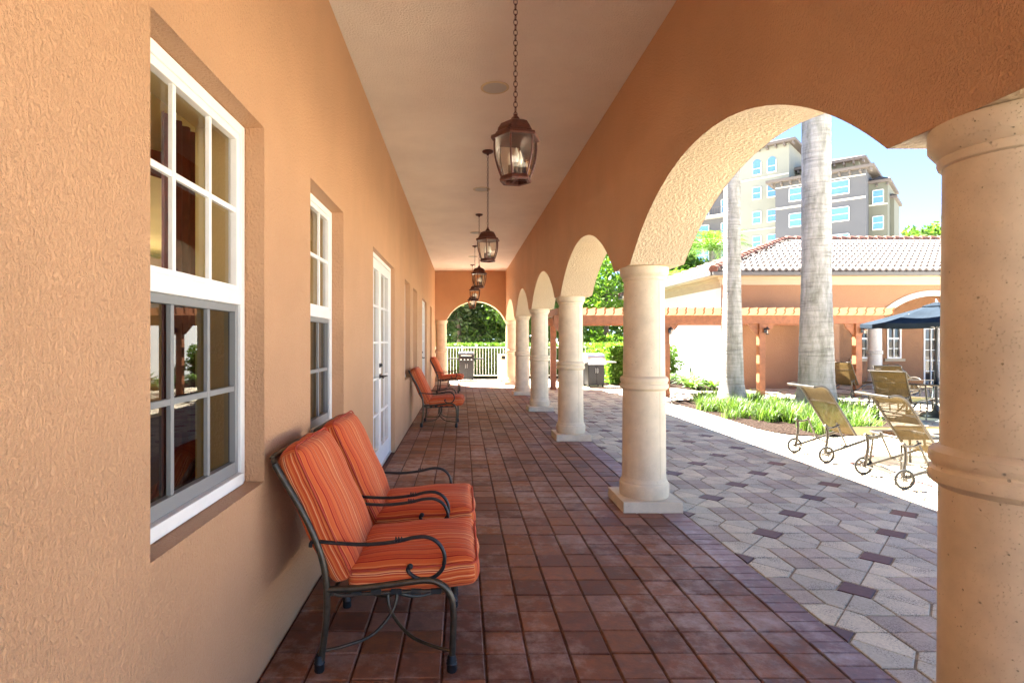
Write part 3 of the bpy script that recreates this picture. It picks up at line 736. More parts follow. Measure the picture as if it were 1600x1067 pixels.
    fr.tube([(-.22,-YS,.325),(-.22,YS,.325)], .010, 8); fr.tube([(.272,-YS,.33),(.272,YS,.33)], .010, 8)
    fr.build('seat_frame', M['champagne'], r_, smooth=50)
    for k in range(5):
        x = -.12+.085*k; MB().box(x-.022, x+.022, -.284, .284, .321+.0004*k, .343).build('seat_strap', M['black_strap'], r_)
    for k in range(4):
        z = .50+.095*k; x = -.236-(z-.46)*.50; MB().box(x-.012, x-.004, -.285, .285, z-.022, z+.022).build('back_strap', M['black_strap'], r_)
    return r_
ac = armchair()
CH = [((-.33, 2.70, 0), 0, 'nearest striped orange armchair beside the big window'), ((-.33, 3.41, 0), 0, 'second striped orange armchair, close behind the nearest one'),
      ((-.37, 9.42, 0), R(-2), 'striped orange armchair alone along the wall past the first french doors'), ((-.37, 15.3, 0), R(-4), 'farthest striped orange armchair, near the end wall')]
for i, (p, rz, lb) in enumerate(CH):
    o = ac if i == 0 else copy_tree(ac); place(o, p, rz, lb)

# ---------------------------------------------------------------- loungers
def wheel(mb_r, mb_t, c, r=.085):
    Mx = Matrix.Translation(c) @ Matrix.Rotation(R(90), 4, 'X')
    mb_t.tube([Mx@Vector((r*math.cos(a), r*math.sin(a), 0)) for a in [2*math.pi*i/28 for i in range(28)]], .011, 8, closed=True)
    mb_r.tube([Mx@Vector(((r-.011)*math.cos(a), (r-.011)*math.sin(a), 0)) for a in [2*math.pi*i/28 for i in range(28)]], .006, 6, closed=True)
    mb_r.lathe([(.015,-.02),(.016,.02)], n=12, M=Mx)
    for k in range(6):
        a = R(60*k); mb_r.tube([Mx@Vector((.014*math.cos(a),.014*math.sin(a),0)), Mx@Vector((.04*math.cos(a+.2),.04*math.sin(a+.2),0)), Mx@Vector(((r-.012)*math.cos(a),(r-.012)*math.sin(a),0))], .0045, 5)
        cxx = Vector((.050*math.cos(a+R(30)), .050*math.sin(a+R(30)), 0))
        mb_r.tube([Mx@(cxx+Vector((.019*math.cos(t), .019*math.sin(t), 0))) for t in [2*math.pi*i/10 for i in range(10)]], .0035, 5, closed=True)
def lounger(slm='sling', ang=58):
    # local x: head (wheels) at 0, foot at +1.9 ; width along y
    r_ = empty('sun_lounger', (0,0,0), 'x', 'sun lounger', 'tan sling sun loungers on the patio')
    W = .30
    for s in (-1, 1):
        rim, ty = MB(), MB(); wheel(rim, ty, (0, s*(W-.005), .093))
        w = rim.build('wheel', M['champagne'], r_, smooth=50); ty.build('tyre', M['black_strap'], w, smooth=50)
    fr = MB()
    for s in (-1, 1):
        y = s*(W-.03)
        fr.tube(cr([(0,y,.09),(.015,y,.20),(.03,y,.30),(.02,y,.40),(-.005,y,.425)], 4), .0165, 8)
        fr.tube(cr([(.01,y,.10),(.12,y,.135),(.35,y,.21),(.50,y,.26),(.7,y,.30),(1.0,y,.31),(1.75,y,.31),(1.86,y,.28)], 4), .0165, 8)
        fr.tube(cr([(.02,y,.395),(.10,y,.40),(.17,y*.98,.43)], 4), .011, 8)
        fr.tube(cr([(1.55,y,.31),(1.62,y,.22),(1.66,y,.0)], 4), .014, 8)
        fr.tube([(.26,y*.97,.175),(.14,y*.95,.45)], .010, 6)
    fr.tube([(0,-W+.02,.093),(0,W-.02,.093)], .011, 8); fr.tube([(.26,-W+.03,.18),(.26,W-.03,.18)], .009, 8)
    fr.tube([(.62,-W+.03,.27),(.62,W-.03,.27)], .010, 8); fr.tube([(1.80,-W+.03,.30),(1.80,W-.03,.30)], .011, 8); fr.tube([(1.64,-W+.03,.12),(1.64,W-.03,.12)], .009, 8)
    fr.build('frame', M['champagne'], r_, smooth=50)
    hx, hz = .38, .30; Lb = .70; ca, sa = math.cos(R(ang)), math.sin(R(ang))
    P = [Vector((hx, 0, hz)), Vector((hx-.35*ca, 0, hz+.35*sa)), Vector((hx-Lb*.86*ca, 0, hz+Lb*.86*sa)), Vector((hx-Lb*ca-.03, 0, hz+Lb*sa*.95)), Vector((hx-Lb*ca-.12, 0, hz+Lb*sa*.94))]
    C = cr(P, 6); bf = MB()
    for s in (-1, 1): bf.tube([p+Vector((0, s*(W-.05), 0)) for p in C], .013, 8)
    bf.tube([C[-1]+Vector((0,-W+.05,0)), C[-1]+Vector((0,W-.05,0))], .013, 8); bf.tube([C[8]+Vector((.01,-W+.05,-.01)), C[8]+Vector((.01,W-.05,-.01))], .009, 8)
    bf.build('back_frame', M['champagne'], r_, smooth=50)
    sg = MB()
    for i in range(len(C)-1):
        a, b = C[i], C[i+1]; off = Vector((0,0,.004))
        sag = lambda t: Vector((.0,0,-.012*math.sin(math.pi*t)))
        for k in range(6):
            t0, t1 = k/6, (k+1)/6; ya, yb = -(W-.06)+2*(W-.06)*t0, -(W-.06)+2*(W-.06)*t1
            sg.quad(a+Vector((0,ya,0))+sag(t0), a+Vector((0,yb,0))+sag(t1), b+Vector((0,yb,0))+sag(t1), b+Vector((0,ya,0))+sag(t0))
    sg.build('back_sling', M[slm], r_, smooth=50)
    sg = MB(); n = 16
    for i in range(n):
        x0, x1 = .42+1.38*i/n, .42+1.38*(i+1)/n
        for k in range(6):
            t0, t1 = k/6, (k+1)/6; ya, yb = -(W-.04)+2*(W-.04)*t0, -(W-.04)+2*(W-.04)*t1
            z = lambda t: .318-.02*math.sin(math.pi*t)
            sg.quad((x0,ya,z(t0)),(x1,ya,z(t0)),(x1,yb,z(t1)),(x0,yb,z(t1)))
    sg.build('seat_sling', M[slm], r_, smooth=50)
    return r_
lg = lounger()
place(lg, (4.14, 6.78, 0), R(2), 'tan sling lounger with raised back in front of the thick palm trunk')
o = copy_tree(lg); place(o, (4.16, 5.63, 0), R(-3), 'nearest tan sling lounger, right beside the big stone column')
o = copy_tree(lg); place(o, (7.35, 9.85, 0), R(38), 'tan lounger turned away, left of the glass patio table')
lb_ = lounger('sling_brown', 40)
place(lb_, (9.9, 13.0, 0), R(20), 'flatter grey brown lounger behind the tan ones, near the poolhouse column')
o = copy_tree(lg); place(o, (9.2, 13.9, 0), R(30), 'pale tan lounger beside the second cedar post')
# ---------------------------------------------------------------- patio side table, dining table, chairs
def side_table(x, y):
    r_ = empty('side_table', (x,y,0), 'small low glass topped side table between the two nearest loungers', 'side table')
    hw = .25
    ring = []
    for (sx, sy, a0) in ((1,1,0),(-1,1,90),(-1,-1,180),(1,-1,270)):
        for k in range(5):
            a = R(a0+22.5*k); ring.append((sx*(hw-.09)+.09*math.cos(a), sy*(hw-.09)+.09*math.sin(a), .37))
    MB().tube(ring, .015, 8, closed=True).build('top_frame', M['champagne'], r_, smooth=50)
    MB().prism([(p[0]*.97, p[1]*.97) for p in ring], .006, Matrix.Translation((0,0,.372))).build('tabletop', M['table_glass'], r_)
    for sx in (-1,1):
        for sy in (-1,1):
            MB().tube(cr([(sx*.20,sy*.20,.37),(sx*.215,sy*.215,.2),(sx*.23,sy*.23,0)], 4), .012, 8).build('leg', M['champagne'], r_, smooth=50)
side_table(4.83, 6.20)
def round_table(x, y):
    r_ = empty('patio_table', (x,y,0), 'round glass topped patio table under the navy umbrella', 'table')
    ht = .62; rad = .70
    MB().tube([(rad*math.cos(a), rad*math.sin(a), ht) for a in [2*math.pi*i/40 for i in range(40)]], .016, 8, closed=True).build('rim', M['champagne'], r_, smooth=50)
    MB().lathe([(rad-.005,ht+.002),(rad-.005,ht+.009)], n=40).build('tabletop', M['table_glass'], r_)
    for k in range(4):
        a = R(45+90*k); c, s = math.cos(a), math.sin(a)
        MB().tube(cr([(.60*c,.60*s,ht-.01),(.50*c,.50*s,.42),(.36*c,.36*s,.28),(.42*c,.42*s,.12),(.54*c,.54*s,0)], 5), .014, 8).build('leg', M['champagne'], r_, smooth=50)
    MB().tube([(.37*math.cos(a), .37*math.sin(a), .28) for a in [2*math.pi*i/24 for i in range(24)]], .010, 6, closed=True).build('ring_brace', M['champagne'], r_, smooth=50)
round_table(8.50, 10.35)
def umbrella(x, y):
    r_ = empty('patio_umbrella', (x,y,0), 'open navy blue market umbrella standing in the glass patio table', 'umbrella')
    MB().lathe([(.022,.0),(.022,1.98)], n=14).build('pole', M['black_metal'], r_, smooth=40)
    MB().lathe([(.24,0),(.25,.02),(.22,.06),(.10,.09),(.05,.12),(.035,.22)], n=24).build('base', M['black_metal'], r_, smooth=40)
    MB().lathe([(.03,.62),(.04,.66),(.034,.86),(.026,.95)], n=14).build('collar', M['black_metal'], r_, smooth=40)
    n = 8; cn = MB(); top = 2.04; rim = 1.70; rad = 1.14
    NR = 6
    for k in range(n):
        a0, a1 = R(45*k+12), R(45*(k+1)+12)
        for i in range(NR):
            for j in range(6):
                def pt(i_, j_):
                    t = i_/NR; u = j_/6; rr = .09+(rad-.09)*t; a = a0+(a1-a0)*u
                    chord = math.cos(R(22.5))/math.cos((u-.5)*R(45)); rr *= chord
                    z = top-(top-rim)*(t**.92)-.05*math.sin(math.pi*u)*t*math.sin(math.pi*min(1,t*.9))
                    return (rr*math.cos(a), rr*math.sin(a), z)
                cn.quad(pt(i,j), pt(i,j+1), pt(i+1,j+1), pt(i+1,j))
        for j in range(6):
            def e(j_, d):
                u = j_/6; a = a0+(a1-a0)*u; chord = math.cos(R(22.5))/math.cos((u-.5)*R(45)); return (rad*chord*math.cos(a), rad*chord*math.sin(a), rim-.05*math.sin(math.pi*u)*math.sin(math.pi*.9)-d)
            cn.quad(e(j,0), e(j+1,0), e(j+1,.07), e(j,.07))
        ac_ = a0
    cn.build('canopy', M['navy'], r_, smooth=25)
    vt = MB()
    for k in range(n):
        a0, a1 = R(45*k+12), R(45*(k+1)+12)
        vt.add([(0,0,2.09), (.22*math.cos(a0),.22*math.sin(a0),2.01), (.22*math.cos(a1),.22*math.sin(a1),2.01)], [(0,1,2)])
    vt.build('vent', M['navy'], r_)
    MB().lathe([(.012,2.06),(.022,2.09),(.018,2.12),(.004,2.14)], n=12).build('finial', M['steel'], r_, smooth=50)
    for k in range(n):
        a = R(45*k+12); MB().tube([(.03*math.cos(a),.03*math.sin(a),2.0),(rad*.99*math.cos(a),rad*.99*math.sin(a),rim-.012)], .007, 6).build('rib', M['black_metal'], r_)
        MB().tube([(.03*math.cos(a),.03*math.sin(a),1.62),(.62*math.cos(a),.62*math.sin(a),1.86)], .005, 6).build('strut', M['steel'], r_)
umbrella(8.62, 10.35)
def sling_chair():
    r_ = empty('dining_chair', (0,0,0), 'x', 'chair', 'sling dining chairs around the glass patio table')
    W = .26; C = cr([(.25,0,.43),(.15,0,.42),(-.10,0,.40),(-.20,0,.44),(-.27,0,.62),(-.33,0,.80),(-.37,0,.86)], 5)
    sg, bf = MB(), MB()
    for i in range(len(C)-1):
        for k in range(4):
            ya, yb = -W+2*W*k/4, -W+2*W*(k+1)/4; sg.quad(C[i]+Vector((0,ya,0)), C[i]+Vector((0,yb,0)), C[i+1]+Vector((0,yb,0)), C[i+1]+Vector((0,ya,0)))
    sg.build('sling', M['sling'], r_, smooth=50)
    for s in (-1,1):
        bf.tube([p+Vector((0,s*W,0)) for p in C], .013, 8)
        MB().tube(cr([(-.22,s*W,.52),(-.10,s*(W+.04),.64),(.12,s*(W+.04),.645),(.23,s*(W+.03),.60),(.24,s*(W+.01),.42),(.27,s*(W+.01),.0)], 5), .012, 8).build('armrest', M['champagne'], r_, smooth=50)
        MB().tube(cr([(.22,s*W,.40),(-.10,s*W,.30),(-.20,s*W,.15),(-.28,s*W,0)], 5), .012, 8).build('leg', M['champagne'], r_, smooth=50)
    bf.tube([C[-1]+Vector((0,-W,0)), C[-1]+Vector((0,W,0))], .013, 8); bf.tube([C[0]+Vector((0,-W,0)), C[0]+Vector((0,W,0))], .012, 8)
    bf.build('frame', M['champagne'], r_, smooth=50); return r_
sc_ = sling_chair()
place(sc_, (8.75, 11.45, 0), R(-100), 'tan sling dining chair on the far side of the glass table')
o = copy_tree(sc_); place(o, (9.3, 9.75, 0), R(140), 'tan sling dining chair at the near right of the glass table')
o = copy_tree(sc_); place(o, (9.85, 16.0, 0), R(-60), 'x')
o.location = (12.9, 17.3, 0); o['label'] = 'dark brown sling chair in the shade of the poolhouse porch'; o['group'] = 'chairs on the porch'
for ch in [x for x in bpy.data.objects if x.parent == o]:
    if ch.name.startswith('sling'): ch.data = ch.data.copy(); ch.data.materials[0] = M['sling_brown']
    else: ch.data = ch.data.copy(); ch.data.materials[0] = M['bronze']

# ---------------------------------------------------------------- grills and bin
def grill(loc, rz, label, lidm):
    r_ = empty('gas_grill', loc, label, 'grill', 'gas grills by the fence', rz)
    b = MB().box(-.25, .25, -.22, .22, .06, .68).build('cabinet', M['black_metal'], r_, bevel=.01)
    MB().box(-.235, -.004, -.232, -.2205, .10, .64).build('door', M['black_metal'], b, bevel=.004); MB().box(.004, .235, -.232, -.2205, .10, .64).build('door', M['black_metal'], b, bevel=.004)
    for s in (-1,1): MB().tube([(s*.03,-.234,.42),(s*.03,-.26,.43),(s*.03,-.26,.55),(s*.03,-.234,.56)], .007, 6).build('handle', M['steel'], b)
    MB().box(-.28, .28, -.27, .25, .68, .76).build('firebox', M['black_metal'], r_, bevel=.012)
    cp = MB().box(-.28, .28, -.295, -.2705, .67, .77).build('control_panel', M['steel'] if lidm == 'steel' else M['black_metal'], r_, bevel=.005)
    for k in range(4): MB().lathe([(.022,0),(.020,.03),(.012,.034)], n=14, M=Matrix.Translation((-.18+.12*k,-.296,.72)) @ Matrix.Rotation(R(90),4,'X')).build('knob', M['steel'], cp, smooth=40)
    prof = [(-.25,.765)]+[(-.25*math.cos(R(a)), .80+.20*math.sin(R(a))) for a in range(0,181,15)]+[(.25,.765)]
    ld = MB().prism(prof, .54, Matrix(((0,0,1,-.27),(1,0,0,0),(0,1,0,0),(0,0,0,1)))).build('lid', M[lidm], r_, bevel=.008, smooth=40)
    fixn(ld)
    MB().tube([(-.18,-.235,.85),(-.18,-.285,.855),(.18,-.285,.855),(.18,-.235,.85)], .010, 8).build('handle', M['steel'], ld, smooth=40)
    MB().lathe([(.03,0),(.03,.008)], n=16, M=Matrix.Translation((0,-.19,.945)) @ Matrix.Rotation(R(45),4,'X')).build('thermometer', M['steel'], ld)
    for s in (-1,1): MB().box(s*.28 if s > 0 else -.62, .62 if s > 0 else -.28, -.22, .22, .725, .755).build('side_shelf', M['black_metal'] if lidm != 'steel' else M['steel'], r_, bevel=.008)
    for sx in (-1,1):
        for sy in (-1,1): MB().lathe([(.03,-.014),(.03,.014)], n=14, M=Matrix.Translation((sx*.21,sy*.18,.03)) @ Matrix.Rotation(R(90),4,'Y')).build('caster', M['black_strap'], r_, smooth=40)
grill((.145, 20.0, 0), 0, 'black gas grill in front of the white fence, seen through the end arch', 'black_metal')
grill((3.95, 17.1, 0), R(8), 'steel lidded gas grill beside the clipped hedge, under the pergola end', 'steel')
grill((3.55, 17.9, 0), R(8), 'steel lidded gas grill half hidden behind the stone column', 'steel')
r_ = empty('litter_bin', (1.47, 19.6, 0), 'beige square litter bin with an open slot beside the end arch', 'bin')
MB().box(-.22,.22,-.22,.22,0,.70).build('body', M['bin'], r_, bevel=.012)
cp = MB(); cp.box(-.235,.235,-.235,.235,.701,.74); cp.box(-.235,-.13,-.235,.235,.741,.86); cp.box(.13,.235,-.235,.235,.741,.86); cp.box(-.129,.129,-.10,.10,.741,.86); cp.box(-.235,.235,-.235,.235,.861,.90)
cp.build('hood', M['bin'], r_, bevel=.006)
MB().box(-.125,.125,-.17,-.105,.745,.855).build('slot_shade_block', M['black_strap'], r_)  # black block stands in for the shade inside the slot

# ---------------------------------------------------------------- fences
def fence(x0, x1, y, label):
    r_ = empty('metal_fence', ((x0+x1)/2, y, 0), label, 'fence')
    f = MB(); n = int((x1-x0)/.105)
    MB().box(x0,x1,y-.018,y+.018,1.11,1.15).build('top_rail', M['white_paint'], r_, world=True); MB().box(x0,x1,y-.018,y+.018,.10,.14).build('bottom_rail', M['white_paint'], r_, world=True)
    for i in range(n+1):
        x = x0+(x1-x0)*i/n; m = MB()
        if i % 18 == 0: m.box(x-.03,x+.03,y-.03,y+.03,0,1.19).build('post', M['white_paint'], r_, world=True)
        else: m.box(x-.0085,x+.0085,y-.0085,y+.0085,.14,1.11).build('picket', M['white_paint'], r_, world=True)
fence(-1.9, 5.2, 20.6, 'white picketed metal fence beyond the end arch, in front of the hedge')

# ---------------------------------------------------------------- pergola
pg = empty('pergola', (6.1, 15.05, 0), 'cedar pergola of closely spaced rafters on posts in front of the poolhouse', 'pergola')
PZb = 1.80; PXS = [2.56, 5.03, 7.37, 9.74]; YF, YBk = 14.05, 16.02
for x in PXS:
    for y in (YF, YBk):
        MB().box(x-.075, x+.075, y-.075, y+.075, 0, PZb-.002).build('post', M['cedar'], pg, world=True, bevel=.006)
        for s in (-1, 1):
            if y == YF: MB().prism([(0,0),(.0,-.28),(s*.07,-.24),(s*.20,-.09),(s*.25,0)], .04, Matrix(((1,0,0,x+s*.076),(0,0,1,y-.02),(0,1,0,PZb-.003),(0,0,0,1)))).build('brace', M['cedar'], pg, world=True)
for y in (YF, YBk):
    MB().box(2.25, 10.35, y-.09, y-.05, PZb, PZb+.20).build('beam', M['cedar'], pg, world=True, bevel=.004); MB().box(2.25, 10.35, y+.05, y+.09, PZb, PZb+.20).build('beam', M['cedar'], pg, world=True, bevel=.004)
i = 0; x = 2.32
while x < 10.3:
    z0, z1 = PZb+.202, PZb+.372; ya, yb = YF-.48, YBk+.30
    MB().prism([(ya+.06,z0+.02),(ya+.02,z0+.07),(ya+.05,z0+.10),(ya,z1-.01),(ya,z1),(yb,z1),(yb,z0+.05),(yb-.08,z0),(ya+.14,z0)], .038, Matrix(((0,0,1,x),(1,0,0,0),(0,1,0,0),(0,0,0,1)))).build('rafter', M['cedar'], pg, world=True)
    x += .215
def wall_lantern(x, y, label):
    r_ = empty('post_lantern', (x, y, 1.55), label, 'lantern', 'small lanterns on the pergola posts')
    MB().box(-.035,.035,-.012,0,.02,.14).build('back_plate', M['black_metal'], r_); MB().tube(cr([(0,-.012,.12),(0,-.06,.16),(0,-.10,.15)], 4), .008, 6).build('arm', M['black_metal'], r_)
    MB().lathe([(.062,.105),(.05,.125),(.02,.145),(.006,.17)], (0,-.10,0), 6).build('cap', M['black_metal'], r_)
    MB().lathe([(.040,.0),(.056,.105)], (0,-.10,0), 6, cap=False).build('glass_pane', M['lamp_glass'], r_)
    MB().lathe([(.030,-.02),(.044,-.01),(.040,0)], (0,-.10,0), 6).build('bottom_frame', M['black_metal'], r_)
    MB().lathe([(.010,.0),(.014,.05),(.004,.085)], (0,-.10,0), 8).build('bulb', M['bulb'], r_, smooth=60)
for x, lb in ((5.03, 'small lantern on the cedar post right of the second stone column'), (7.37, 'small lantern on the cedar post between the two palm trunks'), (9.74, 'small lantern on the cedar post beside the umbrella tip')):
    wall_lantern(x+.06, YF-.09, lb)

# ---------------------------------------------------------------- poolhouse
ph_ = empty('poolhouse', (12, 20, 0), 'low orange poolhouse with pale tiled hip roof and arched porch', 'building')
PX0, PX1, PY0, PY1 = 7.46, 21.0, 16.4, 25.4; EZ = 3.20; OP0 = 10.87
XC1 = 12.03; arch_c = XC1+.17+1.4; arh = 1.40
mb = MB(); tr = MB()
def sx_(a, b, za, zb): mb.quad((a,PY0,za),(b,PY0,zb),(b,PY0,EZ),(a,PY0,EZ)); mb.quad((b,PY0+.4,zb),(a,PY0+.4,za),(a,PY0+.4,EZ),(b,PY0+.4,EZ)); mb.quad((a,PY0,za),(a,PY0+.4,za),(b,PY0+.4,zb),(b,PY0,zb))
sx_(PX0, OP0, 0, 0); mb.quad((OP0,PY0,0),(OP0,PY0+.4,0),(OP0,PY0+.4,2.15),(OP0,PY0,2.15))
SP2 = 2.12
sx_(OP0, XC1+.17, SP2, SP2)
for w_ in range(3):
    c = arch_c+w_*(2*arh+.34); NA = 30
    xs = [c-arh*math.cos(math.pi*i/NA) for i in range(NA+1)]; zs = [SP2+arch_z(x-c, arh, .55) for x in xs]
    for i in range(NA):
        sx_(xs[i], xs[i+1], zs[i], zs[i+1])
        R0, R1 = 1.0, 1.0
    # trim band
    P0 = [(x, z) for x, z in zip(xs, zs)]; P1 = [(c+(x-c)*1.11, SP2+(z-SP2)*1.0+.12*math.sqrt(max(0,1-((x-c)/arh)**2))+.03) for x, z in P0]
    for i in range(NA):
        a, b, c2, d = P0[i], P0[i+1], P1[i+1], P1[i]
        tr.add([(a[0],PY0-.03,a[1]-.004),(b[0],PY0-.03,b[1]-.004),(c2[0],PY0-.03,c2[1]),(d[0],PY0-.03,d[1]),(a[0],PY0+.02,a[1]-.004),(b[0],PY0+.02,b[1]-.004),(c2[0],PY0+.02,c2[1]),(d[0],PY0+.02,d[1])], [(0,1,2,3),(3,2,6,7),(1,0,4,5)])
    sx_(c+arh, c+arh+.34, SP2, SP2)
    tr.box(c-arh-.34 if w_ else XC1-.45, c-arh+.0, PY0-.028, PY0+.02, SP2-.005, SP2+.10)
mb.quad((PX0,PY1,0),(PX1,PY1,0),(PX1,PY1,EZ),(PX0,PY1,EZ)); mb.quad((PX1,PY0,0),(PX1,PY1,0),(PX1,PY1,EZ),(PX1,PY0,EZ))
# porch back wall with openings
BY = 19.2; bh = [(13.15,13.70,.77,2.12),(14.32,14.80,.77,2.12),(15.55,16.6,0,2.12)]
xs = sorted(set([OP0, PX1]+[v for h in bh for v in h[:2]])); zs = [0,.77,2.12,EZ]
for a, b in zip(xs[:-1], xs[1:]):
    for c, d in zip(zs[:-1], zs[1:]):
        if any(h[0] < (a+b)/2 < h[1] and h[2] < (c+d)/2 < h[3] for h in bh): continue
        mb.quad((a,BY,c),(b,BY,c),(b,BY,d),(a,BY,d))
mb.quad((OP0,PY0+.4,0),(OP0,BY,0),(OP0,BY,EZ),(OP0,PY0+.4,EZ))
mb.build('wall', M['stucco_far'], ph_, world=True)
tr.build('arch_trim', M['stone_pale'], ph_, world=True)
MB().quad((PX0,PY0,0),(PX0,PY1,0),(PX0,PY1,EZ),(PX0,PY0,EZ)).build('side_wall', M['white_wall'], ph_, world=True)
MB().quad((OP0,PY0,2.9),(PX1,PY0,2.9),(PX1,BY,2.9),(OP0,BY,2.9)).build('porch_ceiling', M['ceiling'], ph_, world=True)
MB().box(OP0+.01,PX1,BY+.3,BY+2,0,2.6).build('interior', M['interior_dark'], ph_, world=True)
for w_ in range(3):
    column_parts(XC1+w_*(2*arh+.34)+(.0 if w_ == 0 else .0), PY0+.2, ph_, 'stone_pale', top=SP2)
for (a,b,c,d) in bh:
    f = MB(); t = .05
    f.box(a,a+t,BY-.02,BY+.06,c,d); f.box(b-t,b,BY-.02,BY+.06,c,d); f.box(a+t,b-t,BY-.02,BY+.06,d-t,d); f.box(a+t,b-t,BY-.02,BY+.06,c,c+t)
    f.box((a+b)/2-.014,(a+b)/2+.014,BY-.005,BY+.03,c+t,d-t)
    n = 6 if c == 0 else 4
    for i in range(1, n):
        z = c+(d-c)*i/n; w2 = .03 if (c > 0 and i == 2) else .013; f.box(a+t,b-t,BY-.003,BY+.031,z-w2,z+w2)
    if c == 0:
        for xx in (a+(b-a)*.25, a+(b-a)*.75): f.box(xx-.013,xx+.013,BY-.004,BY+.03,t,d-t)
    w = f.build('window' if c > 0 else 'door', M['white_paint'], ph_, world=True)
    MB().quad((a+t,BY+.035,c+t),(b-t,BY+.035,c+t),(b-t,BY+.035,d-t),(a+t,BY+.035,d-t)).build('pane', M['glass'], w, world=True)
    if c > 0: MB().box(a-.1,b+.1,BY-.06,BY-.021,c-.09,c-.005).build('sill', M['frieze'], w, world=True)
fz = MB()
for (o_, z0, z1) in ((.05,2.98,3.05),(.09,3.05,3.13),(.16,3.13,3.20)):
    fz.box(PX0-o_, PX1, PY0-o_, PY0-.001, z0, z1-.001); fz.box(PX0-o_, PX0-.001, PY0, PY1, z0, z1-.001)
fz.box(PX0-.02, PX0-.0015, PY0, PY1, 2.9, 2.979)
fz.build('frieze', M['frieze'], ph_, world=True)
EX0, EY0 = 6.96, 15.80; ez = 3.30; SLP = .356; RY = 20.5; RXs = 11.65; rzt = ez+(RY-EY0)*SLP
so_ = MB(); so_.box(EX0+.03, PX1+.3, EY0+.03, PY0+.1, 3.201, 3.225); so_.box(EX0+.03, PX0+.1, PY0+.1, PY1+.1, 3.201, 3.225); so_.build('soffit', M['frieze'], ph_, world=True)
g = MB(); g.box(EX0-.02, PX1+.4, EY0-.06, EY0+.028, 3.19, 3.28); g.box(EX0-.06, EX0+.028, EY0+.029, 25.2, 3.19, 3.28); g.build('gutter', M['gutter'], ph_, world=True)
def roof_slope(name, fn, ulen, vlen, inside, parent, mt):
    tw_, tl = .185, .44; mb = MB(); nu = int(ulen/tw_)*6; nv = int(vlen/tl)
    for r2 in range(nv+1):
        v0 = r2*tl; v1 = min(v0+tl+.03, vlen)
        row0 = []; 
        for i in range(nu+1):
            u = i*tw_/6
            wv = .038*math.cos(2*math.pi*u/tw_)
            row0.append((u, wv))
        for i in range(nu):
            u, w0 = row0[i]; u2, w1 = row0[i+1]
            if not inside((u+u2)/2, (v0+v1)/2): continue
            mb.quad(fn(u, v0, w0+.07), fn(u2, v0, w1+.07), fn(u2, v1, w1+.012), fn(u, v1, w0+.012))
            mb.quad(fn(u, v0, w0-.01), fn(u2, v0, w1-.01), fn(u2, v0, w1+.07), fn(u, v0, w0+.07))
    o = mb.build(name, mt, parent, world=True, smooth=45); return o
vl = (RY-EY0)
sec = math.sqrt(1+SLP*SLP)
rfp = roof_slope('roof', lambda u, v, h: (EX0+u, EY0+v/sec, ez+v/sec*SLP+h), 14.2, vl*sec, lambda u, v: u > v/sec-.1, ph_, M['tile_roof'])
roof_slope('roof', lambda u, v, h: (EX0+v/sec, EY0+u, ez+v/sec*SLP+h), 9.4, vl*sec, lambda u, v: u > v/sec-.1 and (9.4-u) > v/sec-.1, ph_, M['tile_roof'])
MB().add([(EX0,EY0,ez),(PX1+.3,EY0,ez),(PX1+.3,RY,rzt),(RXs,RY,rzt),(EX0,25.2,ez),(PX1+.3,25.2,ez)], [(0,1,2,3),(0,3,4),(4,3,2,5)]) if False else None
b_ = MB(); b_.add([(EX0,EY0,ez-.02),(PX1+.3,EY0,ez-.02),(PX1+.3,RY,rzt-.02),(RXs,RY,rzt-.02),(EX0,25.2,ez-.02),(PX1+.3,25.2,ez-.02)], [(0,1,2,3),(0,3,4),(4,3,2,5)]); b_.build('roof_deck', M['tile_roof'], ph_, world=True)
def ridge(a, b):
    a = Vector(a); b = Vector(b); n = int((b-a).length/.32); m = MB()
    for i in range(n):
        p = a.lerp(b, i/n); q2 = a.lerp(b, (i+1.12)/n); m.tube([p+Vector((0,0,.03)), q2], [.115, .09], 10)
    m.build('ridge_cap', M['tile_red'], ph_, world=True, smooth=50)
ridge((EX0,EY0,ez+.03), (RXs,RY,rzt+.03)); ridge((RXs,RY,rzt+.03), (PX1+.3,RY,rzt+.03)); ridge((EX0,25.2,ez+.03), (RXs,RY,rzt+.03))

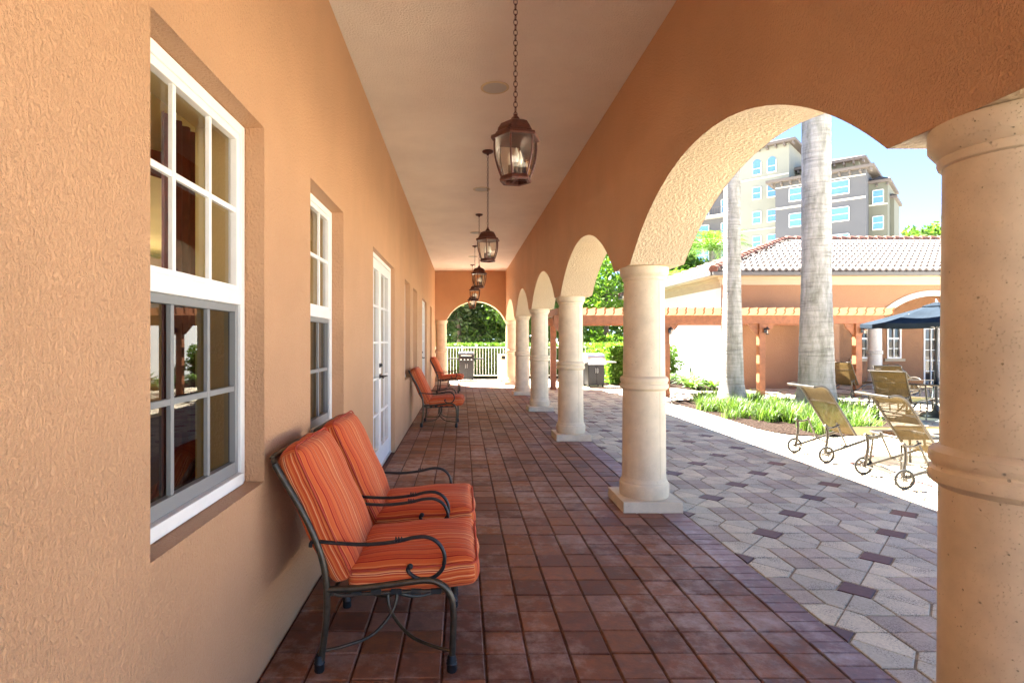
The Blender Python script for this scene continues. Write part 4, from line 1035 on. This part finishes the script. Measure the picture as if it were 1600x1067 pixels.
# ---------------------------------------------------------------- high-rise
hr = empty('apartment_tower', (40, 66, 0), 'tall cream and mauve apartment tower with tiled roofs beyond the poolhouse', 'building')
A = Vector((-.737, .676, 0)); Bv = Vector((.676, .737, 0)); O_ = Vector((41.1, 58, 0))
def AB(a, b, z): return O_+A*a+Bv*b+Vector((0,0,z))
def block(nm, a0, a1, b0, b1, z1, m, roof=True, rise=1.2, ov=.8):
    mb = MB(); P = [AB(a0,b0,0),AB(a1,b0,0),AB(a1,b1,0),AB(a0,b1,0)]; Q = [p+Vector((0,0,z1)) for p in P]
    mb.add(P+Q, [(0,1,5,4),(1,2,6,5),(2,3,7,6),(3,0,4,7),(4,5,6,7)]); w = mb.build('wall', m, hr, world=True)
    if roof:
        E = [AB(a0-ov,b0-ov,z1),AB(a1+ov,b0-ov,z1),AB(a1+ov,b1+ov,z1),AB(a0-ov,b1+ov,z1)]
        e = MB(); U = [p+Vector((0,0,.28)) for p in E]; e.add(E+U, [(0,3,2,1),(0,1,5,4),(1,2,6,5),(2,3,7,6),(3,0,4,7)]); e.build('eave', M['hr_eave'], hr, world=True)
        hd = min(a1-a0, b1-b0)/2+ov; am = ((a0-ov+hd),(a1+ov-hd)); bm_ = ((b0-ov+hd),(b1+ov-hd))
        t0 = AB(am[0], bm_[0], z1+.28+rise); t1 = AB(am[1], bm_[1], z1+.28+rise)
        r2 = MB(); U2 = [p+Vector((0,0,.02)) for p in U]
        if (a1-a0) > (b1-b0): r2.add(U2+[t0,t1], [(0,1,5,4),(1,2,5),(2,3,4,5),(3,0,4)])
        else: r2.add(U2+[t0,t1], [(0,1,4),(1,2,5,4),(2,3,5),(3,0,4,5)])
        r2.build('roof', M['tile_roof'], hr, world=True)
        nb = int((a1-a0+2*ov)/.9); c_ = MB()
        for i in range(nb):
            a = a0-ov+.3+i*.9; p = AB(a, b0-ov+.1, z1-.3); q2 = AB(a, b0-.05, z1-.3)
            c_.bar(p+Vector((0,0,.12)), q2+Vector((0,0,.05)), .16, .28)
        c_.build('corbel', M['hr_eave'], hr, world=True)
    return w
def hwin(a, b, z, w, h, arch=False, cols_=2):
    m = MB(); P = lambda da, dz, db: AB(a+da, b+db, z+dz)
    fr = MB()
    def bx(a0, a1, z0, z1, d):
        v = [P(a0,z0,-d),P(a1,z0,-d),P(a1,z1,-d),P(a0,z1,-d),P(a0,z0,.05),P(a1,z0,.05),P(a1,z1,.05),P(a0,z1,.05)]
        fr.add(v, [(0,1,2,3),(4,7,6,5),(0,4,5,1),(1,5,6,2),(2,6,7,3),(3,7,4,0)])
    t = .06
    bx(-w/2-t,-w/2,-h/2,h/2,.10); bx(w/2,w/2+t,-h/2,h/2,.10); bx(-w/2-t,w/2+t,-h/2-t*1.5,-h/2,.14)
    if not arch: bx(-w/2,w/2,h/2,h/2+t,.10)
    bx(-w/2,w/2,-.03,.03,.07)
    for i in range(1, cols_): x = -w/2+w*i/cols_; bx(x-.014,x+.014,-h/2,-.03,.02); bx(x-.014,x+.014,.03,h/2,.02)
    o = fr.build('window', M['white_paint'], hr, world=True)
    g = MB()
    pts = [(-w/2,-h/2),(w/2,-h/2),(w/2,h/2)]+([(w/2*math.cos(R(x)), h/2+w/2*math.sin(R(x))) for x in range(20,180,20)] if arch else [])+[(-w/2,h/2)]
    g.add([P(x,z_,-.04) for x, z_ in pts], [tuple(range(len(pts)))]); g.build('pane', M['hr_glass'], o, world=True)
block('grey', 0, 8.3, 0, 10, 18.8, M['hr_grey'])
block('olive', -1.6, -.01, 2, 9, 17.6, M['hr_olive'], ov=.3, rise=.6)
block('small', -1.95, -1.61, 4, 9, 16.2, M['hr_olive'], ov=.25, rise=.3)
block('upper', 1.4, 7.5, 6, 12, 21.3, M['hr_olive'])
block('tower', 7.6, 13.2, 3, 9.5, 24.0, M['hr_cream'])
block('wing', 13.3, 26, 6, 14, 20.5, M['hr_grey'])
bd = MB()
def band(a0, a1, b, z, h=.22): bd.add([AB(a0,b-.08,z),AB(a1,b-.08,z),AB(a1,b-.08,z+h),AB(a0,b-.08,z+h),AB(a0,b,z),AB(a1,b,z),AB(a1,b,z+h),AB(a0,b,z+h)], [(0,1,2,3),(3,2,6,7),(0,4,5,1)])
band(0, 8.3, 0, 15.85); band(7.6, 13.2, 3, 20.4, .18); band(7.6, 13.2, 3, 14.4, .12); band(-1.6, -.02, 2, 15.3, .15); band(0, 8.3, 0, 18.2, .12)
bd.build('string_course', M['hr_band'], hr, world=True)
for z in (17.3, 14.5, 11.7, 8.9): hwin(2.23, 0, z, 1.55, 1.35, cols_=3); hwin(6.3, 0, z, 1.15, 1.35)
for z, ar in ((21.7, True), (18.8, False), (15.9, False), (13.0, False), (10.1, False)): hwin(9.4, 3, z, .85, 1.35, ar); hwin(11.0, 3, z, .85, 1.35, ar)
for z in (16.2, 13.5, 11.2): hwin(-.8, 2, z, .85, 1.3)
for z in (18.5, 15.5, 12.5, 9.5):
    for a in (15.2, 18.4, 21.6): hwin(a, 6, z, 1.6, 1.7)
    m = MB(); P = [AB(13.6,4.6,z-1.4),AB(22.5,4.6,z-1.4),AB(22.5,6,z-1.4),AB(13.6,6,z-1.4)]; m.add(P+[p+Vector((0,0,.25)) for p in P], [(0,3,2,1),(4,5,6,7),(0,1,5,4),(1,2,6,5),(3,0,4,7)]); m.build('balcony', M['hr_band'], hr, world=True)
    m = MB()
    for i in range(30): p = AB(13.7+i*.3,4.66,z-1.15); m.tube([p, p+Vector((0,0,.9))], .02, 4)
    m.bar(AB(13.6,4.66,z-.25), AB(22.5,4.66,z-.25), .06, .06); m.build('railing', M['hr_eave'], hr, world=True)

# ---------------------------------------------------------------- vegetation
def leaves(n, pos_fn, size, aspect=.5, up=.3, rnd=None, fold=True):
    rnd = rnd or random; mb = MB()
    for _ in range(n):
        p, nrm = pos_fn()
        d = Vector((rnd.gauss(0,1), rnd.gauss(0,1), rnd.gauss(0,.6)+up)); d += nrm*.8
        if d.length < .01: continue
        d.normalize(); s = d.cross(Vector((rnd.gauss(0,1), rnd.gauss(0,1), rnd.gauss(0,1))))
        if s.length < .01: continue
        s.normalize(); l = size*rnd.uniform(.6, 1.35); w = l*aspect*.5
        b = len(mb.v); c = p+d*l*.45
        mb.v += [tuple(p), tuple(c+s*w), tuple(p+d*l), tuple(c-s*w)]; mb.f.append((b,b+1,b+2,b+3))
    return mb
def crown_fn(c, rad, clumps, rnd, sh=.55):
    c = Vector(c); cl = []
    for _ in range(clumps):
        v = Vector((rnd.gauss(0,1), rnd.gauss(0,1), rnd.gauss(0,1))).normalized()*rnd.uniform(.45, 1.0)
        cl.append((c+Vector((v.x*rad[0], v.y*rad[1], v.z*rad[2])), rnd.uniform(.18, .36)))
    m = min(rad)
    def f():
        k, r_ = cl[rnd.randrange(len(cl))]
        v = Vector((rnd.gauss(0,1), rnd.gauss(0,1), rnd.gauss(0,1))).normalized(); rr = m*r_*1.5*rnd.uniform(.5, 1)**.5
        return k+Vector((v.x*rr, v.y*rr, v.z*rr*.75)), v
    return f, cl
def tree(x, y, h, rad, n, size, lm, label, seed, clumps=26, name='broadleaf_tree', group='trees beyond the fence'):
    rnd = random.Random(seed)
    r_ = empty(name, (x,y,0), label, 'tree', group)
    cz = h-rad[2]*.9
    t = MB(); t.tube(cr([(0,0,-.05),(.08,.03,cz*.4),(.02,-.05,cz*.8),(.1,.05,cz+rad[2]*.3)], 5), [.16-.11*i/15 for i in range(16)], 8)
    f, cl = crown_fn((0,0,cz), rad, clumps, rnd)
    for k in cl[:10]: t.tube([(.02,-.03,cz*.75), ((k[0].x)*.5, k[0].y*.5, (cz*.75+k[0].z)/2+.1), tuple(k[0])], [.05,.03,.012], 6)
    t.build('trunk', M['bark'], r_, smooth=60)
    leaves(n, f, size, .5, .2, rnd).build('crown', lm, r_)
    return r_
tree(-.2, 27, 5.2, (2.6,2.0,2.3), 9000, .26, M['leaf_dark'], 'dark leafy tree filling the left of the end arch', 11, 34)
tree(2.9, 26, 4.9, (2.4,2.0,2.2), 8500, .24, M['leaf_mid'], 'green leafy tree seen through the right of the end arch', 12, 34)
tree(1.0, 31, 7.2, (3.8,2.4,3.3), 9000, .34, M['leaf_dark'], 'tallest dark tree rising behind the end arch', 13, 40)
tree(-2.2, 34, 5.6, (4.2,2.2,2.9), 6000, .36, M['leaf_dark'], 'dark tree behind the leafy tree at the left of the end arch', 51, 34)
tree(4.6, 35, 5.4, (4.2,2.2,2.8), 6000, .36, M['leaf_mid'], 'farther green tree behind the fence, left of the bright green tree', 52, 34)
tree(6.9, 27.5, 5.9, (2.1,2.0,1.9), 8000, .22, M['leaf_bright'], 'bright green tree between the second and third columns', 14, 30)
tree(11.6, 31, 6.1, (1.9,2.0,2.0), 7000, .3, M['leaf_mid'], 'low green tree behind the white side wall', 15)
tree(-5.5, 26, 6.0, (3,2.4,2.6), 4000, .36, M['leaf_dark'], 'dark tree beyond the left end of the fence', 16)
tree(8.6, 40, 6.2, (4.5,3,3), 6000, .4, M['leaf_mid'], 'distant mid green tree beyond the hedge', 17)
tree(36.0, 43.5, 10.2, (2.2,2.0,1.6), 2500, .4, M['leaf_mid'], 'distant tree top showing right of the apartment tower', 18)
tree(17.0, 40, 5.8, (5,3,2.6), 5000, .45, M['leaf_mid'], 'distant green tree behind the poolhouse roof', 19)
def hedge(x0, x1, y0, y1, h, n, label, seed, lm):
    rnd = random.Random(seed); cx, cy = (x0+x1)/2, (y0+y1)/2
    r_ = empty('clipped_hedge', (cx,cy,0), label, 'hedge', 'clipped hedges')
    W_, D_ = (x1-x0)/2, (y1-y0)/2
    def f():
        k = rnd.random(); e = .10*rnd.random()
        if k < .45: return Vector((rnd.uniform(-W_,W_), -D_+e+.05*math.sin(rnd.random()*9), rnd.uniform(.05,h))), Vector((0,-1,.3))
        if k < .8: return Vector((rnd.uniform(-W_,W_), rnd.uniform(-D_,D_), h-e)), Vector((0,0,1))
        s = -1 if k < .93 else 1
        return Vector((s*(W_-e), rnd.uniform(-D_,D_), rnd.uniform(.05,h))), Vector((s,0,.3))
    leaves(n, f, .11, .55, .2, rnd).build('foliage', lm, r_)
    MB().box(-W_+.12, W_-.12, -D_+.12, D_-.12, 0, h-.13).build('hedge_core', M['leaf_dark'], r_)  # solid dark green box filling the hedge behind its leaves
hedge(-3.0, 5.6, 21.1, 22.0, 1.22, 16000, 'long clipped hedge running behind the white metal fence', 21, M['leaf_mid'])
hedge(4.55, 5.75, 17.6, 20.9, 1.22, 9000, 'clipped hedge beside the steel grills', 22, M['leaf_bright'])
# fronds / palms
def frond(mb, base, az, length, droop, rnd, leaf=.5, elev=1.0, nl=26, w=.02):
    d = Vector((math.cos(az), math.sin(az), 0)); P = []
    for i in range(nl+1):
        t = i/nl; P.append(base+d*(length*t*(.62+.38*(1-elev)+.2*t))+Vector((0,0,length*(elev*t-droop*t*t))))
    mb.tube(P[::2], [.014*(1-i/(len(P[::2])))+.004 for i in range(len(P[::2]))], 4)
    s = d.cross(Vector((0,0,1)))
    for i in range(2, nl):
        t = i/nl; tn = (P[i+1]-P[i-1]).normalized(); ll = leaf*math.sin(math.pi*min(1,t*.9+.12))*rnd.uniform(.85,1.1)
        for sg in (1, -1):
            v = (s*sg*.9+tn*.65+Vector((0,0,rnd.uniform(-.15,.2)))).normalized(); e = P[i]+v*ll+Vector((0,0,-ll*.28)); m = P[i]+v*ll*.5+Vector((0,0,ll*.02)); u = tn*w
            b = len(mb.v); mb.v += [tuple(P[i]-u*.5), tuple(m-u), tuple(e), tuple(m+u), tuple(P[i]+u*.5)]; mb.f.append((b,b+1,b+2,b+3,b+4))
def palm(x, y, h, r0, r1, label, seed, nf=16, fl=2.4, lm='leaf_mid', bulge=None, name='palm_tree', shaft=False, group=None):
    rnd = random.Random(seed); r_ = empty(name, (x,y,0), label, 'palm', group)
    prof = []; n = 90
    for i in range(n+1):
        z = h*i/n; t = i/n
        r = r1+(r0-r1)*math.exp(-z/.35) + .03*math.exp(-((z-1.2)/.9)**2)-.02*t
        r *= 1+.012*math.sin(z*37)+.008*math.sin(z*61+1)+rnd.uniform(-.006,.006)
        prof.append((r, z))
    MB().lathe(prof, n=28).build('trunk', M['palmbark'], r_, smooth=60)
    if shaft: MB().lathe([(r1*.9,h-.02),(r1*1.0,h+.15),(r1*.75,h+.9),(r1*.4,h+1.5)], n=20).build('crownshaft', M['leaf_bright'], r_, smooth=60)
    mb = MB(); top = h+(1.4 if shaft else 0)
    for k in range(nf):
        el = rnd.uniform(.25, 1.05); frond(mb, Vector((0,0,top)), 2.4*k+rnd.uniform(-.2,.2), fl*rnd.uniform(.85,1.1), .75*rnd.uniform(.8,1.2)+.15*(1.05-el), rnd, fl*.24, el, 30, .022)
    mb.build('crown', M[lm], r_)
palm(5.76, 12.15, 8.4, .36, .178, 'slimmer grey royal palm trunk, left of the pair', 31, shaft=True, fl=2.6, name='royal_palm', group='royal palms in the planting bed')
palm(6.87, 11.05, 9.2, .44, .262, 'thicker grey royal palm trunk, right of the pair', 32, shaft=True, fl=2.8, name='royal_palm', group='royal palms in the planting bed')
palm(12.9, 29.5, 6.0, .2, .12, 'leafy palm rising behind the left of the tiled roof', 33, 34, 2.5, 'leaf_bright', group='palms behind the poolhouse')
palm(11.2, 28.4, 4.3, .2, .12, 'shorter palm behind the white side wall of the poolhouse', 34, 30, 2.2, 'leaf_bright', group='palms behind the poolhouse')
palm(5.4, 23.2, .5, .14, .08, 'low feathery palm behind the clipped hedge, left one', 35, 24, 1.7, 'leaf_bright', group='low palms behind the hedge')
palm(6.9, 23.0, .6, .14, .08, 'low feathery palm behind the clipped hedge, right one', 36, 24, 1.8, 'leaf_bright', group='low palms behind the hedge')
def blades(mb, c, n, ln, rnd, w=.006, spread=.9):
    for _ in range(n):
        az = rnd.uniform(0, 6.283); l = ln*rnd.uniform(.55,1.15); o = Vector((rnd.gauss(0,.05), rnd.gauss(0,.05), 0)); d = Vector((math.cos(az), math.sin(az), 0)); s = Vector((-d.y, d.x, 0))*w
        sp_ = rnd.uniform(.25,1)*spread; p = []
        for t in (0,.35,.7,1): p.append(c+o+d*(l*sp_*t*.8*(.5+.5*t))+Vector((0,0,l*(t*1.0-.52*sp_*t*t))))
        b = len(mb.v); mb.v += [tuple(p[0]-s), tuple(p[0]+s), tuple(p[1]-s), tuple(p[1]+s), tuple(p[2]-s*.7), tuple(p[2]+s*.7), tuple(p[3])]
        mb.f += [(b,b+1,b+3,b+2),(b+2,b+3,b+5,b+4),(b+4,b+5,b+6)]
def inpoly(x, y, P):
    c = False; n = len(P)
    for i in range(n):
        a, b = P[i], P[(i+1) % n]
        if (a[1] > y) != (b[1] > y) and x < (b[0]-a[0])*(y-a[1])/(b[1]-a[1])+a[0]: c = not c
    return c
BED = [(4.75,12.9),(4.70,11.2),(4.66,9.6),(4.66,8.85),(4.88,8.35),(5.5,8.25),(6.4,8.7),(7.2,9.6),(7.7,10.8),(7.75,12.0),(7.2,13.0),(6.0,13.3)]
P3 = cr([(a,b,0) for a, b in BED], 5, closed=True)
m = MB(); m.prism([(p.x,p.y) for p in P3], .025, Matrix.Translation((0,0,-.006))); tag(m.build('planting_bed', M['mulch']), kind='structure')
bp = [(p.x,p.y) for p in P3]; rnd = random.Random(5); gb = MB(); k = 0
while k < 250:
    x, y = rnd.uniform(4.4,7.9), rnd.uniform(8,13.4)
    if not inpoly(x, y, bp): continue
    if y < 8.3: continue
    if min(math.hypot(x-p[0], y-p[1]) for p in bp) < .09: continue
    if math.hypot(x-5.76,y-12.15) < .3 or math.hypot(x-6.87,y-11.05) < .36: continue
    if math.sin(x*2.2+1)+math.sin(y*1.9) < -.75: continue
    blades(gb, Vector((x,y,.015)), 55, rnd.uniform(.20,.42), rnd); k += 1
tag(gb.build('ornamental_grass', M['grassblade']), 'clumps of grass like ground cover around the two palm trunks', 'grass', kind='stuff')
B2 = [(5.9,20.4),(5.9,18.0),(6.1,16.6),(6.6,15.7),(7.2,15.55),(7.455,15.7),(7.455,20.4)]
m = MB(); m.prism(B2, .03, Matrix.Translation((0,0,-.006))); tag(m.build('wall_bed', M['mulch']), kind='structure')
B3 = [(3.2,18.3),(5.9,17.2),(5.9,23),(-2,23),(-2,20.9),(3.2,20.9)]
m = MB(); m.prism(B3[::-1], .03, Matrix.Translation((0,0,-.0065))); tag(m.build('hedge_bed', M['mulch']), kind='structure')
rnd = random.Random(9)
FL = ['first bright fern by the white wall, nearest the palm trunk', 'second bright fern along the white wall', 'third bright fern along the white wall', 'fern half hidden behind the cedar post by the white wall', 'small fern at the front edge of the bed by the white wall']
for i, (x, y, s) in enumerate([(7.05,16.0,.62),(6.75,16.7,.6),(6.95,17.5,.66),(6.5,18.2,.6),(6.5,16.05,.45)]):
    mb = MB()
    for k in range(34):
        frond(mb, Vector((0,0,.02)), rnd.uniform(0,6.28), s*rnd.uniform(.7,1.1), rnd.uniform(.35,.8), rnd, .09, rnd.uniform(.6,1.15), 16, .016)
    o = mb.build('fern', M['leaf_bright']); o.location = (x,y,.02); tag(o, FL[i], 'plant', 'ferns along the white wall')
def shrub(x, y, rad, n, sz, lm, label, seed):
    rnd = random.Random(seed); r_ = empty('shrub', (x,y,0), label, 'shrub', 'leafy shrubs')
    f, cl = crown_fn((0,0,rad[2]), rad, 14, rnd); t = MB()
    for k in cl[:6]: t.tube([(0,0,0), tuple(k[0]*.5), tuple(k[0])], [.02,.014,.006], 5)
    t.build('stem', M['bark'], r_); leaves(n, f, sz, .5, .3, rnd).build('foliage', lm, r_)
shrub(6.7, 18.9, (.5,.5,.65), 2500, .10, M['leaf_mid'], 'round shrub against the white wall behind the ferns', 41)
shrub(6.6, 20.2, (.6,.5,.7), 2200, .12, M['leaf_mid'], 'farther shrub at the end of the white wall', 42)
shrub(5.9, 24.5, (1.2,.8,.9), 4000, .16, M['leaf_bright'], 'broad bright shrub behind the low palms', 43)
